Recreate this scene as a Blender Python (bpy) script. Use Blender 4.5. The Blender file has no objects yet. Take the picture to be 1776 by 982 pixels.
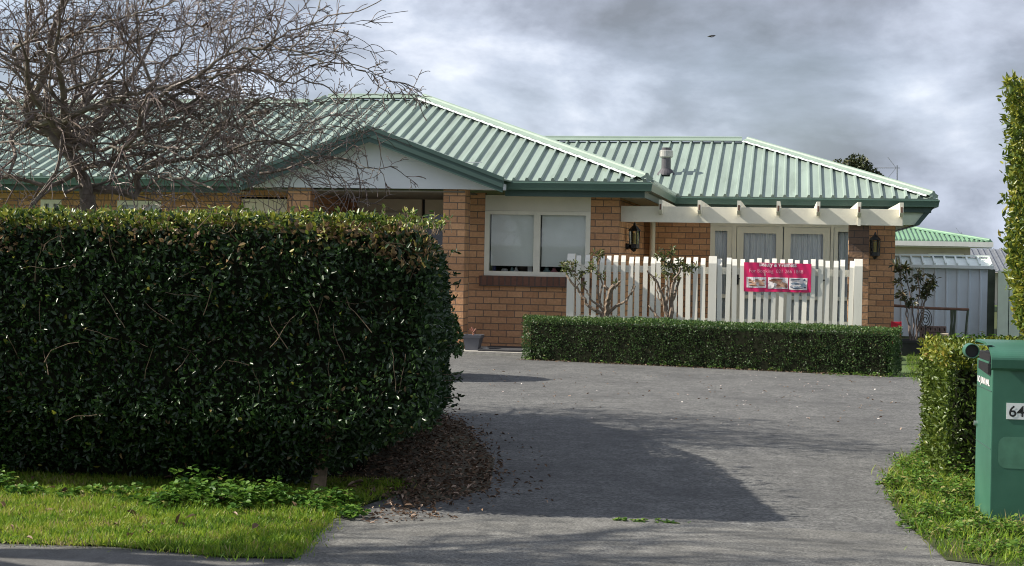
import bpy, bmesh, math, random
import numpy as np
from mathutils import Vector, Matrix

# ------------------------------------------------------------------ camera, sky, sun, exposure
SC = bpy.context.scene
F, H0, ROLL, YAW, EYE = 2600.0, 445.0, 0.0194, math.radians(10.53), 1.31   # photograph's geometry (1776x982)
cam = bpy.data.cameras.new("camera"); camo = bpy.data.objects.new("camera", cam)
SC.collection.objects.link(camo); SC.camera = camo
cam.sensor_width = 36.0; cam.lens = 36.0 * F / 1776; cam.shift_y = -(491 - H0) / 1776
cam.clip_start = 0.1; cam.clip_end = 4000
camo.matrix_world = Matrix.Translation((0, 0, EYE)) @ Matrix.Rotation(YAW, 4, 'Z') @ Matrix.Rotation(math.pi / 2, 4, 'X') @ Matrix.Rotation(ROLL, 4, 'Z')

SUN_EL, SUN_AZ = math.radians(37.0), math.radians(9.0)     # light travels towards +X and a little towards +Y
sun_dir = Vector((math.cos(SUN_EL) * math.cos(SUN_AZ), math.cos(SUN_EL) * math.sin(SUN_AZ), -math.sin(SUN_EL)))
sl = bpy.data.lights.new("sun", 'SUN'); sl.energy = 5.0; sl.angle = math.radians(0.5); sl.color = (1.0, 0.94, 0.82)
so = bpy.data.objects.new("sun", sl); SC.collection.objects.link(so)
so.rotation_euler = sun_dir.to_track_quat('-Z', 'Y').to_euler(); so.location = (-20, 0, 20)

W = bpy.data.worlds.new("World"); SC.world = W; W.use_nodes = True
nt = W.node_tree; nt.nodes.clear(); N = nt.nodes.new; L = nt.links.new
out = N('ShaderNodeOutputWorld')
sky = N('ShaderNodeTexSky'); sky.sky_type = 'NISHITA'; sky.sun_disc = False
sky.sun_elevation = SUN_EL; sky.sun_rotation = math.atan2(-sun_dir.x, -sun_dir.y)
bg1 = N('ShaderNodeBackground'); bg1.inputs[1].default_value = 0.10; L(sky.outputs[0], bg1.inputs[0])
tc = N('ShaderNodeTexCoord')
mp = N('ShaderNodeMapping'); mp.inputs['Scale'].default_value = (1.0, 1.0, 1.9); mp.inputs['Location'].default_value = (3.3, 1.7, 0.4)
L(tc.outputs['Generated'], mp.inputs[0])
n1 = N('ShaderNodeTexNoise'); n1.inputs['Scale'].default_value = 6.5; n1.inputs['Detail'].default_value = 12; n1.inputs['Roughness'].default_value = 0.56
n1.inputs['Distortion'].default_value = 0.2
L(mp.outputs[0], n1.inputs['Vector'])
cr = N('ShaderNodeValToRGB'); e = cr.color_ramp.elements
e[0].position = 0.33; e[0].color = (0.25, 0.28, 0.33, 1)
e[1].position = 0.75; e[1].color = (1.05, 1.09, 1.18, 1)
x = e.new(0.46); x.color = (0.385, 0.43, 0.525, 1)
x = e.new(0.57); x.color = (0.585, 0.645, 0.77, 1)
def lobe(px, py, near, far, amt, prev):
    _cr, _sr = math.cos(ROLL), math.sin(ROLL); a, b = px - 888, py - H0; u = a * _cr + b * _sr; v = -a * _sr + b * _cr; cy, sy = math.cos(YAW), math.sin(YAW)
    d = Vector((cy * u / F - sy, sy * u / F + cy, -v / F)).normalized()
    dt = N('ShaderNodeVectorMath'); dt.operation = 'DISTANCE'; dt.inputs[1].default_value = d; L(tc.outputs['Generated'], dt.inputs[0])
    m_ = N('ShaderNodeMapRange'); m_.interpolation_type = 'SMOOTHSTEP'; m_.inputs['From Min'].default_value = near; m_.inputs['From Max'].default_value = far
    m_.inputs['To Min'].default_value = amt; m_.inputs['To Max'].default_value = 0.0; L(dt.outputs['Value'], m_.inputs[0])
    ad = N('ShaderNodeMath'); ad.operation = 'ADD'; L(prev, ad.inputs[0]); L(m_.outputs[0], ad.inputs[1]); return ad.outputs[0]
f_ = lobe(250, 60, .02, .24, .06, n1.outputs['Fac']); f_ = lobe(1620, 150, .0, .085, .20, f_); f_ = lobe(1250, 110, .02, .16, -.07, f_); f_ = lobe(1660, 300, .0, .10, .05, f_)
L(f_, cr.inputs[0])
bg2 = N('ShaderNodeBackground'); bg2.inputs[1].default_value = 0.69; L(cr.outputs[0], bg2.inputs[0])
n2 = N('ShaderNodeTexNoise'); n2.inputs['Scale'].default_value = 2.0; n2.inputs['Detail'].default_value = 6
mp2 = N('ShaderNodeMapping'); mp2.inputs['Location'].default_value = (8.1, 2.2, 5.0); mp2.inputs['Scale'].default_value = (1, 1, 2.2)
L(tc.outputs['Generated'], mp2.inputs[0]); L(mp2.outputs[0], n2.inputs['Vector'])
cr2 = N('ShaderNodeValToRGB'); cr2.color_ramp.elements[0].position = 0.30; cr2.color_ramp.elements[1].position = 0.5
cr2.color_ramp.elements[0].color = (0.72, 0.72, 0.72, 1)
L(n2.outputs['Fac'], cr2.inputs[0])
ms = N('ShaderNodeMixShader'); L(cr2.outputs[0], ms.inputs[0]); L(bg1.outputs[0], ms.inputs[1]); L(bg2.outputs[0], ms.inputs[2])
L(ms.outputs[0], out.inputs[0])
SC.view_settings.view_transform = 'Standard'; SC.view_settings.look = 'None'
SC.view_settings.exposure = 0.70; SC.view_settings.gamma = 1.0; SC.view_settings.use_curve_mapping = False
SC.render.engine = 'CYCLES'; SC.cycles.use_denoising = True
SC.cycles.filter_width = 1.05; SC.cycles.max_bounces = 6; SC.cycles.transparent_max_bounces = 12

# ------------------------------------------------------------------ measuring helpers (pixel of the photograph -> place in the scene)
_c, _s = math.cos(YAW), math.sin(YAW)
def ray(px, py):
    a, b = px - 888, py - H0
    cr_, sr_ = math.cos(ROLL), math.sin(ROLL)
    u = a * cr_ + b * sr_; v = -a * sr_ + b * cr_
    return Vector((_c * u / F - _s, _s * u / F + _c, -v / F))
def G(px, py, z=0.0): r = ray(px, py); return r * ((z - EYE) / r.z) + Vector((0, 0, EYE))
def PY(px, py, Y): r = ray(px, py); return r * (Y / r.y) + Vector((0, 0, EYE))
def bisect(fn, a, b):
    fa = fn(a)
    for _ in range(80):
        m = (a + b) / 2; fm = fn(m)
        if (fm > 0) == (fa > 0): a, fa = m, fm
        else: b = m
    return (a + b) / 2

# ------------------------------------------------------------------ object helpers
COL = SC.collection
ROOT = {}
def tag(o, label=None, cat=None, group=None, kind=None):
    if label: o['label'] = label
    if cat: o['category'] = cat
    if group: o['group'] = group
    if kind: o['kind'] = kind
    return o
def thing(name, loc, label, cat, group=None):
    o = bpy.data.objects.new(name, None); COL.objects.link(o); o.location = loc; o.empty_display_size = 0.2
    ROOT[o.name] = Vector(loc)
    return tag(o, label, cat, group)
def link_mesh(name, me, parent=None):
    o = bpy.data.objects.new(name, me); COL.objects.link(o)
    if parent is not None:
        o.parent = parent; base = ROOT.get(parent.name, Vector((0, 0, 0)))
        ROOT[o.name] = base
        if base.length > 0: me.transform(Matrix.Translation(-base))
    else: ROOT[o.name] = Vector((0, 0, 0))
    return o

class MB:
    def __init__(s): s.v = []; s.f = []; s.m = []; s.mi = 0
    def add(s, vs, fs):
        b = len(s.v); s.v += [tuple(p) for p in vs]
        for f in fs: s.f.append(tuple(b + i for i in f)); s.m.append(s.mi)
        return s
    def quad(s, *p): return s.add(p, [tuple(range(len(p)))])
    def box(s, x0, x1, y0, y1, z0, z1):
        return s.add([(x0,y0,z0),(x1,y0,z0),(x1,y1,z0),(x0,y1,z0),(x0,y0,z1),(x1,y0,z1),(x1,y1,z1),(x0,y1,z1)],
                     [(0,3,2,1),(4,5,6,7),(0,1,5,4),(1,2,6,5),(2,3,7,6),(3,0,4,7)])
    def beam(s, p, q, w, h, up=(0,0,1)):
        p, q = Vector(p), Vector(q); d = (q - p).normalized(); up = Vector(up)
        sd = d.cross(up).normalized(); u = sd.cross(d).normalized()
        r = []
        for c in (p, q):
            for a, b in ((-1,-1),(1,-1),(1,1),(-1,1)): r.append(c + sd * a * w / 2 + u * b * h / 2)
        return s.add(r, [(3,2,1,0),(4,5,6,7),(0,1,5,4),(1,2,6,5),(2,3,7,6),(3,0,4,7)])
    def prism(s, poly, vec):           # planar polygon of 3D points extruded by vec
        n = len(poly); vec = Vector(vec); a = [Vector(p) for p in poly]; b = [p + vec for p in a]
        return s.add(a + b, [tuple(range(n))[::-1], tuple(range(n, 2*n))] + [(i, (i+1) % n, n + (i+1) % n, n + i) for i in range(n)])
    def tube(s, pts, rad, sides=6, caps=True):
        pts = [Vector(p) for p in pts]; n = len(pts)
        if not hasattr(rad, '__len__'): rad = [rad] * n
        ref = None; vs = []
        for i, p in enumerate(pts):
            d = (pts[min(i+1, n-1)] - pts[max(i-1, 0)])
            d = d.normalized() if d.length > 1e-9 else Vector((0, 0, 1))
            if ref is None: ref = d.orthogonal().normalized()
            ref = ref - d * ref.dot(d)
            ref = ref.normalized() if ref.length > 1e-6 else d.orthogonal().normalized()
            b = d.cross(ref)
            for k in range(sides):
                a = 2 * math.pi * k / sides
                vs.append(p + (ref * math.cos(a) + b * math.sin(a)) * rad[i])
        fs = [(i*sides + k, i*sides + (k+1) % sides, (i+1)*sides + (k+1) % sides, (i+1)*sides + k) for i in range(n-1) for k in range(sides)]
        if caps: fs += [tuple(range(sides))[::-1], tuple(range((n-1)*sides, n*sides))]
        return s.add(vs, fs)
    def lathe(s, c, prof, sides=16):   # prof: list of (r, z)
        c = Vector(c); vs = []
        for r, z in prof:
            for k in range(sides):
                a = 2 * math.pi * k / sides; vs.append(c + Vector((r * math.cos(a), r * math.sin(a), z)))
        n = len(prof)
        fs = [(i*sides + k, i*sides + (k+1) % sides, (i+1)*sides + (k+1) % sides, (i+1)*sides + k) for i in range(n-1) for k in range(sides)]
        if prof[0][0] > 1e-6: fs.append(tuple(range(sides))[::-1])
        if prof[-1][0] > 1e-6: fs.append(tuple(range((n-1)*sides, n*sides)))
        return s.add(vs, fs)
    def sweep(s, prof, path):          # prof (n outward = right of travel, z) closed; path of 3D points, mitred in plan
        path = [Vector(p) for p in path]; n = len(path); k = len(prof); vs = []
        for i, p in enumerate(path):
            ds = []
            if i > 0: d = path[i] - path[i-1]; ds.append(Vector((d.x, d.y, 0)).normalized())
            if i < n-1: d = path[i+1] - path[i]; ds.append(Vector((d.x, d.y, 0)).normalized())
            ns = [Vector((d.y, -d.x, 0)) for d in ds]
            m = sum(ns, Vector((0,0,0))).normalized(); sc = 1.0 / max(0.2, m.dot(ns[0]))
            for a, z in prof: vs.append(p + m * (a * sc) + Vector((0, 0, z)))
        fs = [(i*k + j, i*k + (j+1) % k, (i+1)*k + (j+1) % k, (i+1)*k + j) for i in range(n-1) for j in range(k)]
        fs += [tuple(range(k))[::-1], tuple(range((n-1)*k, n*k))]
        return s.add(vs, fs)
    def build(s, name, mats, parent=None, smooth=False, bevel=0.0, uv=True):
        me = bpy.data.meshes.new(name); me.from_pydata(s.v, [], s.f); 
        if not isinstance(mats, (list, tuple)): mats = [mats]
        for m in mats: me.materials.append(m)
        me.polygons.foreach_set('material_index', s.m)
        if smooth: me.polygons.foreach_set('use_smooth', [True] * len(me.polygons))
        if bevel > 0:
            bm = bmesh.new(); bm.from_mesh(me); bmesh.ops.recalc_face_normals(bm, faces=bm.faces)
            bmesh.ops.bevel(bm, geom=list(bm.edges), offset=bevel, segments=2, affect='EDGES', profile=0.7)
            bm.to_mesh(me); bm.free()
        if uv:
            ul = me.uv_layers.new(name='UVMap'); data = np.zeros((len(me.loops), 2), np.float32)
            for p in me.polygons:
                nx, ny, nz = abs(p.normal.x), abs(p.normal.y), abs(p.normal.z)
                for li in p.loop_indices:
                    c = me.vertices[me.loops[li].vertex_index].co
                    data[li] = (c.x, c.y) if nz > 0.8 else ((c.y, c.z) if nx > ny else (c.x, c.z))
            ul.data.foreach_set('uv', data.ravel())
        me.update()
        return link_mesh(name, me, parent)

def wall_y(mb, y, x0, x1, z0, z1, holes=(), reveal=0.1, back=None):
    xs = sorted({x0, x1, *[h[0] for h in holes], *[h[1] for h in holes]})
    zs = sorted({z0, z1, *[h[2] for h in holes], *[h[3] for h in holes]})
    for i in range(len(xs)-1):
        for j in range(len(zs)-1):
            cx, cz = (xs[i]+xs[i+1])/2, (zs[j]+zs[j+1])/2
            if any(h[0] < cx < h[1] and h[2] < cz < h[3] for h in holes): continue
            mb.quad((xs[i],y,zs[j]),(xs[i+1],y,zs[j]),(xs[i+1],y,zs[j+1]),(xs[i],y,zs[j+1]))
    for a, b, c, d in holes:
        mb.quad((a,y,c),(a,y,d),(a,y+reveal,d),(a,y+reveal,c)); mb.quad((b,y,c),(b,y+reveal,c),(b,y+reveal,d),(b,y,d))
        mb.quad((a,y,d),(b,y,d),(b,y+reveal,d),(a,y+reveal,d)); mb.quad((a,y,c),(a,y+reveal,c),(b,y+reveal,c),(b,y,c))

# ------------------------------------------------------------------ materials
def newmat(name):
    m = bpy.data.materials.new(name); m.use_nodes = True
    return m, m.node_tree.nodes, m.node_tree.links, m.node_tree.nodes['Principled BSDF']
def plain(name, col, rough=0.6, var=0.12, scale=6.0, bump=0.0, bscale=60.0, spec=0.4, metal=0.0, dirt=None, dscale=2.0, damt=0.4, stretch=(1,1,1)):
    m, n, l, b = newmat(name)
    t = n.new('ShaderNodeTexCoord'); mpn = n.new('ShaderNodeMapping'); mpn.inputs['Scale'].default_value = stretch
    l.new(t.outputs['Object'], mpn.inputs[0])
    no = n.new('ShaderNodeTexNoise'); no.inputs['Scale'].default_value = scale; no.inputs['Detail'].default_value = 6; l.new(mpn.outputs[0], no.inputs[0])
    r = n.new('ShaderNodeValToRGB'); r.color_ramp.elements[0].position = 0.3; r.color_ramp.elements[1].position = 0.7
    r.color_ramp.elements[0].color = (*[c * (1 - var) for c in col], 1); r.color_ramp.elements[1].color = (*[min(1, c * (1 + var)) for c in col], 1)
    l.new(no.outputs[0], r.inputs[0]); src = r.outputs[0]
    if dirt:
        d = n.new('ShaderNodeTexNoise'); d.inputs['Scale'].default_value = dscale; d.inputs['Detail'].default_value = 8; d.inputs['Roughness'].default_value = 0.7
        l.new(mpn.outputs[0], d.inputs[0])
        dr = n.new('ShaderNodeMapRange'); dr.inputs['From Min'].default_value = 0.5; dr.inputs['From Max'].default_value = 0.75
        dr.inputs['To Max'].default_value = damt; l.new(d.outputs[0], dr.inputs[0])
        mx = n.new('ShaderNodeMixRGB'); l.new(dr.outputs[0], mx.inputs[0]); l.new(src, mx.inputs[1]); mx.inputs[2].default_value = (*dirt, 1); src = mx.outputs[0]
    l.new(src, b.inputs['Base Color']); b.inputs['Roughness'].default_value = rough; b.inputs['Specular IOR Level'].default_value = spec; b.inputs['Metallic'].default_value = metal
    if bump > 0:
        bn = n.new('ShaderNodeTexNoise'); bn.inputs['Scale'].default_value = bscale; bn.inputs['Detail'].default_value = 4; l.new(t.outputs['Object'], bn.inputs[0])
        bp = n.new('ShaderNodeBump'); bp.inputs['Strength'].default_value = bump; bp.inputs['Distance'].default_value = 0.01
        l.new(bn.outputs[0], bp.inputs['Height']); l.new(bp.outputs[0], b.inputs['Normal'])
    return m
def brick(name, c1, c2, mortar, bw=0.222, rh=0.092, ms=0.007, blotch=None):
    m, n, l, b = newmat(name)
    uv = n.new('ShaderNodeUVMap'); bt = n.new('ShaderNodeTexBrick')
    bt.inputs['Scale'].default_value = 1.0; bt.inputs['Brick Width'].default_value = bw; bt.inputs['Row Height'].default_value = rh
    bt.inputs['Mortar Size'].default_value = ms; bt.inputs['Mortar Smooth'].default_value = 0.25; bt.inputs['Bias'].default_value = 0.0
    bt.inputs['Color1'].default_value = (*c1, 1); bt.inputs['Color2'].default_value = (*c2, 1); bt.inputs['Mortar'].default_value = (*mortar, 1)
    l.new(uv.outputs[0], bt.inputs[0])
    no = n.new('ShaderNodeTexNoise'); no.inputs['Scale'].default_value = 30; no.inputs['Detail'].default_value = 6; l.new(uv.outputs[0], no.inputs[0])
    no2 = n.new('ShaderNodeTexNoise'); no2.inputs['Scale'].default_value = 2.3; no2.inputs['Detail'].default_value = 4; l.new(uv.outputs[0], no2.inputs[0])
    mr = n.new('ShaderNodeMapRange'); mr.inputs['To Min'].default_value = 0.72; mr.inputs['To Max'].default_value = 1.28; l.new(no.outputs[0], mr.inputs[0])
    mr2 = n.new('ShaderNodeMapRange'); mr2.inputs['To Min'].default_value = 0.75; mr2.inputs['To Max'].default_value = 1.25; l.new(no2.outputs[0], mr2.inputs[0])
    mu = n.new('ShaderNodeMath'); mu.operation = 'MULTIPLY'; l.new(mr.outputs[0], mu.inputs[0]); l.new(mr2.outputs[0], mu.inputs[1])
    mx = n.new('ShaderNodeMixRGB'); mx.blend_type = 'MULTIPLY'; mx.inputs[0].default_value = 1; l.new(bt.outputs['Color'], mx.inputs[1]); l.new(mu.outputs[0], mx.inputs[2])
    src = mx.outputs[0]
    if blotch:   # a dark patch with its own outline: (u, v, radius)
        sx = n.new('ShaderNodeVectorMath'); sx.operation = 'DISTANCE'; l.new(uv.outputs[0], sx.inputs[0]); sx.inputs[1].default_value = (blotch[0], blotch[1], 0)
        ad = n.new('ShaderNodeMath'); ad.operation = 'MULTIPLY_ADD'; l.new(no2.outputs[0], ad.inputs[0]); ad.inputs[1].default_value = 0.25; l.new(sx.outputs['Value'], ad.inputs[2])
        sr = n.new('ShaderNodeMapRange'); sr.inputs['From Min'].default_value = blotch[2] + 0.02; sr.inputs['From Max'].default_value = blotch[2] + 0.2
        sr.inputs['To Min'].default_value = 0.75; sr.inputs['To Max'].default_value = 0.0; l.new(ad.outputs[0], sr.inputs[0])
        m3 = n.new('ShaderNodeMixRGB'); l.new(sr.outputs[0], m3.inputs[0]); l.new(src, m3.inputs[1]); m3.inputs[2].default_value = (0.05, 0.04, 0.04, 1); src = m3.outputs[0]
    l.new(src, b.inputs['Base Color']); b.inputs['Roughness'].default_value = 0.85; b.inputs['Specular IOR Level'].default_value = 0.25
    inv = n.new('ShaderNodeMath'); inv.operation = 'MULTIPLY_ADD'; l.new(bt.outputs['Fac'], inv.inputs[0]); inv.inputs[1].default_value = -1.0; l.new(no.outputs[0], inv.inputs[2])
    bp = n.new('ShaderNodeBump'); bp.inputs['Strength'].default_value = 0.7; bp.inputs['Distance'].default_value = 0.008; l.new(inv.outputs[0], bp.inputs['Height']); l.new(bp.outputs[0], b.inputs['Normal'])
    return m
def leafmat(name, stops, rough=0.4, transl=0.25, spec=0.5):
    m, n, l, b = newmat(name)
    a = n.new('ShaderNodeAttribute'); a.attribute_name = 'tint'
    r = n.new('ShaderNodeValToRGB'); el = r.color_ramp.elements
    el[0].position, el[0].color = stops[0][0], (*stops[0][1], 1); el[1].position, el[1].color = stops[-1][0], (*stops[-1][1], 1)
    for p, c in stops[1:-1]: q = el.new(p); q.color = (*c, 1)
    l.new(a.outputs['Fac'], r.inputs[0]); l.new(r.outputs[0], b.inputs['Base Color'])
    b.inputs['Roughness'].default_value = rough; b.inputs['Specular IOR Level'].default_value = spec
    if transl > 0:
        t = n.new('ShaderNodeBsdfTranslucent'); l.new(r.outputs[0], t.inputs[0])
        mx = n.new('ShaderNodeMixShader'); mx.inputs[0].default_value = transl
        l.new(b.outputs[0], mx.inputs[1]); l.new(t.outputs[0], mx.inputs[2]); l.new(mx.outputs[0], n['Material Output'].inputs[0])
    return m
def glassmat(name, tintc=(0.9, 0.95, 0.95), base=0.06):
    m, n, l, b = newmat(name)
    tr = n.new('ShaderNodeBsdfTransparent'); tr.inputs[0].default_value = (*tintc, 1)
    gl = n.new('ShaderNodeBsdfGlossy'); gl.inputs['Roughness'].default_value = 0.03
    fr = n.new('ShaderNodeFresnel'); fr.inputs[0].default_value = 1.5
    mr = n.new('ShaderNodeMath'); mr.operation = 'ADD'; mr.inputs[1].default_value = base; l.new(fr.outputs[0], mr.inputs[0])
    mx = n.new('ShaderNodeMixShader'); l.new(mr.outputs[0], mx.inputs[0]); l.new(tr.outputs[0], mx.inputs[1]); l.new(gl.outputs[0], mx.inputs[2])
    l.new(mx.outputs[0], n['Material Output'].inputs[0])
    return m
def groundmat(name, c_lo, c_hi, fine=140.0, blotch=(0.07,0.07,0.07), stamt=0.5, light=None, rough=0.9, bump=0.5):
    m, n, l, b = newmat(name)
    t = n.new('ShaderNodeTexCoord')
    f = n.new('ShaderNodeTexNoise'); f.inputs['Scale'].default_value = fine; f.inputs['Detail'].default_value = 5; f.inputs['Roughness'].default_value = 0.8; l.new(t.outputs['Object'], f.inputs[0])
    r = n.new('ShaderNodeValToRGB'); r.color_ramp.elements[0].position = 0.36; r.color_ramp.elements[1].position = 0.64
    r.color_ramp.elements[0].color = (*c_lo, 1); r.color_ramp.elements[1].color = (*c_hi, 1); l.new(f.outputs[0], r.inputs[0])
    g = n.new('ShaderNodeTexNoise'); g.inputs['Scale'].default_value = 1.1; g.inputs['Detail'].default_value = 9; g.inputs['Roughness'].default_value = 0.62; l.new(t.outputs['Object'], g.inputs[0])
    gr = n.new('ShaderNodeMapRange'); gr.inputs['From Min'].default_value = 0.42; gr.inputs['From Max'].default_value = 0.72; gr.inputs['To Max'].default_value = stamt; l.new(g.outputs[0], gr.inputs[0])
    mx = n.new('ShaderNodeMixRGB'); l.new(gr.outputs[0], mx.inputs[0]); l.new(r.outputs[0], mx.inputs[1]); mx.inputs[2].default_value = (*blotch, 1)
    w1 = n.new('ShaderNodeTexNoise'); w1.inputs['Scale'].default_value = 7; w1.inputs['Detail'].default_value = 7; w1.inputs['Roughness'].default_value = 0.75; l.new(t.outputs['Object'], w1.inputs[0])
    w2 = n.new('ShaderNodeMapRange'); w2.inputs['From Min'].default_value = 0.3; w2.inputs['From Max'].default_value = 0.7; w2.inputs['To Min'].default_value = 0.68; w2.inputs['To Max'].default_value = 1.3; l.new(w1.outputs[0], w2.inputs[0])
    w3 = n.new('ShaderNodeMixRGB'); w3.blend_type = 'MULTIPLY'; w3.inputs[0].default_value = 1.0; l.new(mx.outputs[0], w3.inputs[1]); l.new(w2.outputs[0], w3.inputs[2]); mx = w3
    v = n.new('ShaderNodeTexVoronoi'); v.inputs['Scale'].default_value = 55; l.new(t.outputs['Object'], v.inputs[0])
    vr = n.new('ShaderNodeMapRange'); vr.inputs['From Min'].default_value = 0.06; vr.inputs['From Max'].default_value = 0.2; vr.inputs['To Min'].default_value = 0.5; vr.inputs['To Max'].default_value = 0.0; l.new(v.outputs['Distance'], vr.inputs[0])
    vs_ = n.new('ShaderNodeMath'); vs_.operation = 'MULTIPLY'; l.new(vr.outputs[0], vs_.inputs[0])
    sep = n.new('ShaderNodeSeparateColor'); l.new(v.outputs['Color'], sep.inputs[0])
    gt = n.new('ShaderNodeMath'); gt.operation = 'GREATER_THAN'; gt.inputs[1].default_value = 0.6; l.new(sep.outputs[0], gt.inputs[0]); l.new(gt.outputs[0], vs_.inputs[1])
    m2 = n.new('ShaderNodeMixRGB'); l.new(vs_.outputs[0], m2.inputs[0]); l.new(mx.outputs[0], m2.inputs[1]); m2.inputs[2].default_value = (*(light or c_hi), 1)
    l.new(m2.outputs[0], b.inputs['Base Color']); b.inputs['Roughness'].default_value = rough; b.inputs['Specular IOR Level'].default_value = 0.25
    bp = n.new('ShaderNodeBump'); bp.inputs['Strength'].default_value = bump; bp.inputs['Distance'].default_value = 0.006; l.new(f.outputs[0], bp.inputs['Height']); l.new(bp.outputs[0], b.inputs['Normal'])
    return m

M = {}
M['brick'] = brick('orange_brick', (0.60, 0.335, 0.18), (0.43, 0.225, 0.12), (0.19, 0.135, 0.10))
M['sill'] = brick('sill_brick', (0.20, 0.10, 0.07), (0.15, 0.075, 0.055), (0.10, 0.08, 0.07), bw=0.085, rh=0.3, ms=0.008)
M['roof'] = plain('painted_steel_roof', (0.265, 0.33, 0.288), rough=0.5, var=0.14, scale=1.5, dirt=(0.15, 0.19, 0.155), dscale=1.6, damt=0.7, bump=0.04, bscale=5, stretch=(2.6, .45, .45))
M['cap'] = plain('roof_cap_steel', (0.255, 0.33, 0.275), rough=0.5, var=0.08, dirt=(0.2, 0.25, 0.2), dscale=3, damt=0.5)
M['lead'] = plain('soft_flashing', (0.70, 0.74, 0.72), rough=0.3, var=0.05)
M['gutter'] = plain('gutter_green', (0.085, 0.15, 0.12), rough=0.35, var=0.10, scale=2, dirt=(0.08, 0.11, 0.09), damt=0.5)
M['fascia'] = plain('fascia_green', (0.055, 0.10, 0.088), rough=0.45, var=0.10, scale=2, dirt=(0.05, 0.07, 0.06), damt=0.4)
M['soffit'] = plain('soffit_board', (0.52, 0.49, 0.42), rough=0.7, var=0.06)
M['white'] = plain('white_paint', (0.80, 0.765, 0.65), rough=0.55, var=0.05, scale=3, dirt=(0.45, 0.43, 0.36), dscale=4, damt=0.35, bump=0.08, bscale=30)
M['picket'] = plain('picket_paint', (0.83, 0.80, 0.72), rough=0.5, var=0.06, scale=5, dirt=(0.42, 0.40, 0.34), dscale=7, damt=0.45, stretch=(1, 1, 0.25))
M['cream'] = plain('cream_board', (0.70, 0.665, 0.57), rough=0.65, var=0.04, scale=3, dirt=(0.5, 0.48, 0.42), damt=0.3)
M['gable'] = plain('gable_board', (0.72, 0.74, 0.78), rough=0.6, var=0.03, scale=3, dirt=(0.5, 0.5, 0.5), damt=0.2)
M['joinery'] = plain('cream_joinery', (0.75, 0.71, 0.58), rough=0.4, var=0.03)
M['blind'] = plain('roller_blind', (0.86, 0.89, 0.83), rough=0.8, var=0.05, scale=2)
M['net'] = plain('net_curtain', (0.74, 0.78, 0.80), rough=0.9, var=0.15, scale=8, stretch=(6, 1, 0.3))
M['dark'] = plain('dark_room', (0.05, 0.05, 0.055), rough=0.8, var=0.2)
M['porch_beige'] = plain('porch_board', (0.62, 0.56, 0.45), rough=0.6, var=0.05)
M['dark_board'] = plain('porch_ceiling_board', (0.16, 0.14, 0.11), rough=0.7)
M['glass'] = glassmat('window_glass', (0.97, 0.98, 0.98), base=0.03)
M['black'] = plain('black_metal', (0.02, 0.02, 0.021), rough=0.4, var=0.2, spec=0.5)
M['lampglass'] = glassmat('lamp_glass', (0.92, 0.9, 0.75), base=0.12)
M['lamp_inner'] = plain('lamp_sleeve', (0.55, 0.5, 0.3), rough=0.5)
M['flue'] = plain('flue_steel', (0.11, 0.105, 0.115), rough=0.45, var=0.25, scale=8, stretch=(8, 8, 0.5), metal=0.2)
M['fluecap'] = plain('flue_cowl', (0.46, 0.45, 0.42), rough=0.4, var=0.15, metal=0.5, dirt=(0.2, 0.17, 0.14), dscale=8)
M['boot'] = plain('flue_boot', (0.07, 0.065, 0.075), rough=0.6, var=0.3)
M['pink'] = plain('banner_vinyl', (0.66, 0.02, 0.13), rough=0.35, var=0.08, scale=5, bump=0.15, bscale=8, spec=0.5)
M['print_white'] = plain('print_white', (0.80, 0.74, 0.76), rough=0.5, var=0.03)
M['print_pale'] = plain('print_pale_pink', (0.78, 0.38, 0.48), rough=0.5, var=0.05)
M['skin'] = plain('print_skin', (0.62, 0.36, 0.25), rough=0.5, var=0.25, scale=14)
M['skin_dark'] = plain('print_brown', (0.30, 0.13, 0.09), rough=0.5, var=0.3, scale=16)
M['print_grey'] = plain('print_grey_blue', (0.38, 0.46, 0.55), rough=0.5, var=0.3, scale=18)
M['print_navy'] = plain('print_navy', (0.06, 0.09, 0.15), rough=0.5, var=0.2)
M['mail_lit'] = plain('mailbox_paint', (0.040, 0.128, 0.088), rough=0.40, var=0.14, scale=5, dirt=(0.07, 0.17, 0.12), dscale=3.0, damt=0.5, bump=0.05, bscale=12)  # one green paint on every side of the box
M['plate'] = plain('number_plate', (0.72, 0.74, 0.75), rough=0.4, var=0.04)
M['ink'] = plain('black_ink', (0.015, 0.015, 0.017), rough=0.5)  # print black, also the colour for the shade in mailbox openings
M['patch'] = plain('faded_patch', (0.075, 0.19, 0.13), rough=0.4, var=0.18, scale=14)
M['chrome'] = plain('lock_steel', (0.6, 0.6, 0.6), rough=0.25, metal=0.9)
M['bark'] = plain('tree_bark', (0.16, 0.13, 0.11), rough=0.8, var=0.45, scale=14, bump=0.5, bscale=40, dirt=(0.30, 0.31, 0.22), dscale=6, damt=0.6)
M['twig'] = plain('twig_bark', (0.14, 0.105, 0.092), rough=0.45, var=0.35, scale=9)
M['hstem'] = plain('hedge_stem', (0.16, 0.115, 0.075), rough=0.85, var=0.35, scale=20, bump=0.3)
M['shrub_stem'] = plain('shrub_stem', (0.21, 0.16, 0.12), rough=0.85, var=0.4, scale=25, bump=0.4)
M['core'] = plain('hedge_inside', (0.020, 0.022, 0.014), rough=1.0, var=0.5, scale=20, spec=0.0)  # near-black, standing for the shade inside the foliage
M['soil'] = groundmat('soil', (0.05, 0.04, 0.028), (0.11, 0.085, 0.06), fine=60, blotch=(0.06, 0.07, 0.03))
M['lawnsoil'] = groundmat('lawn_soil', (0.035, 0.045, 0.015), (0.075, 0.09, 0.03), fine=60, blotch=(0.05, 0.06, 0.02))
M['field'] = plain('far_grass', (0.07, 0.11, 0.03), rough=0.9, var=0.35, scale=1.2)
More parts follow.
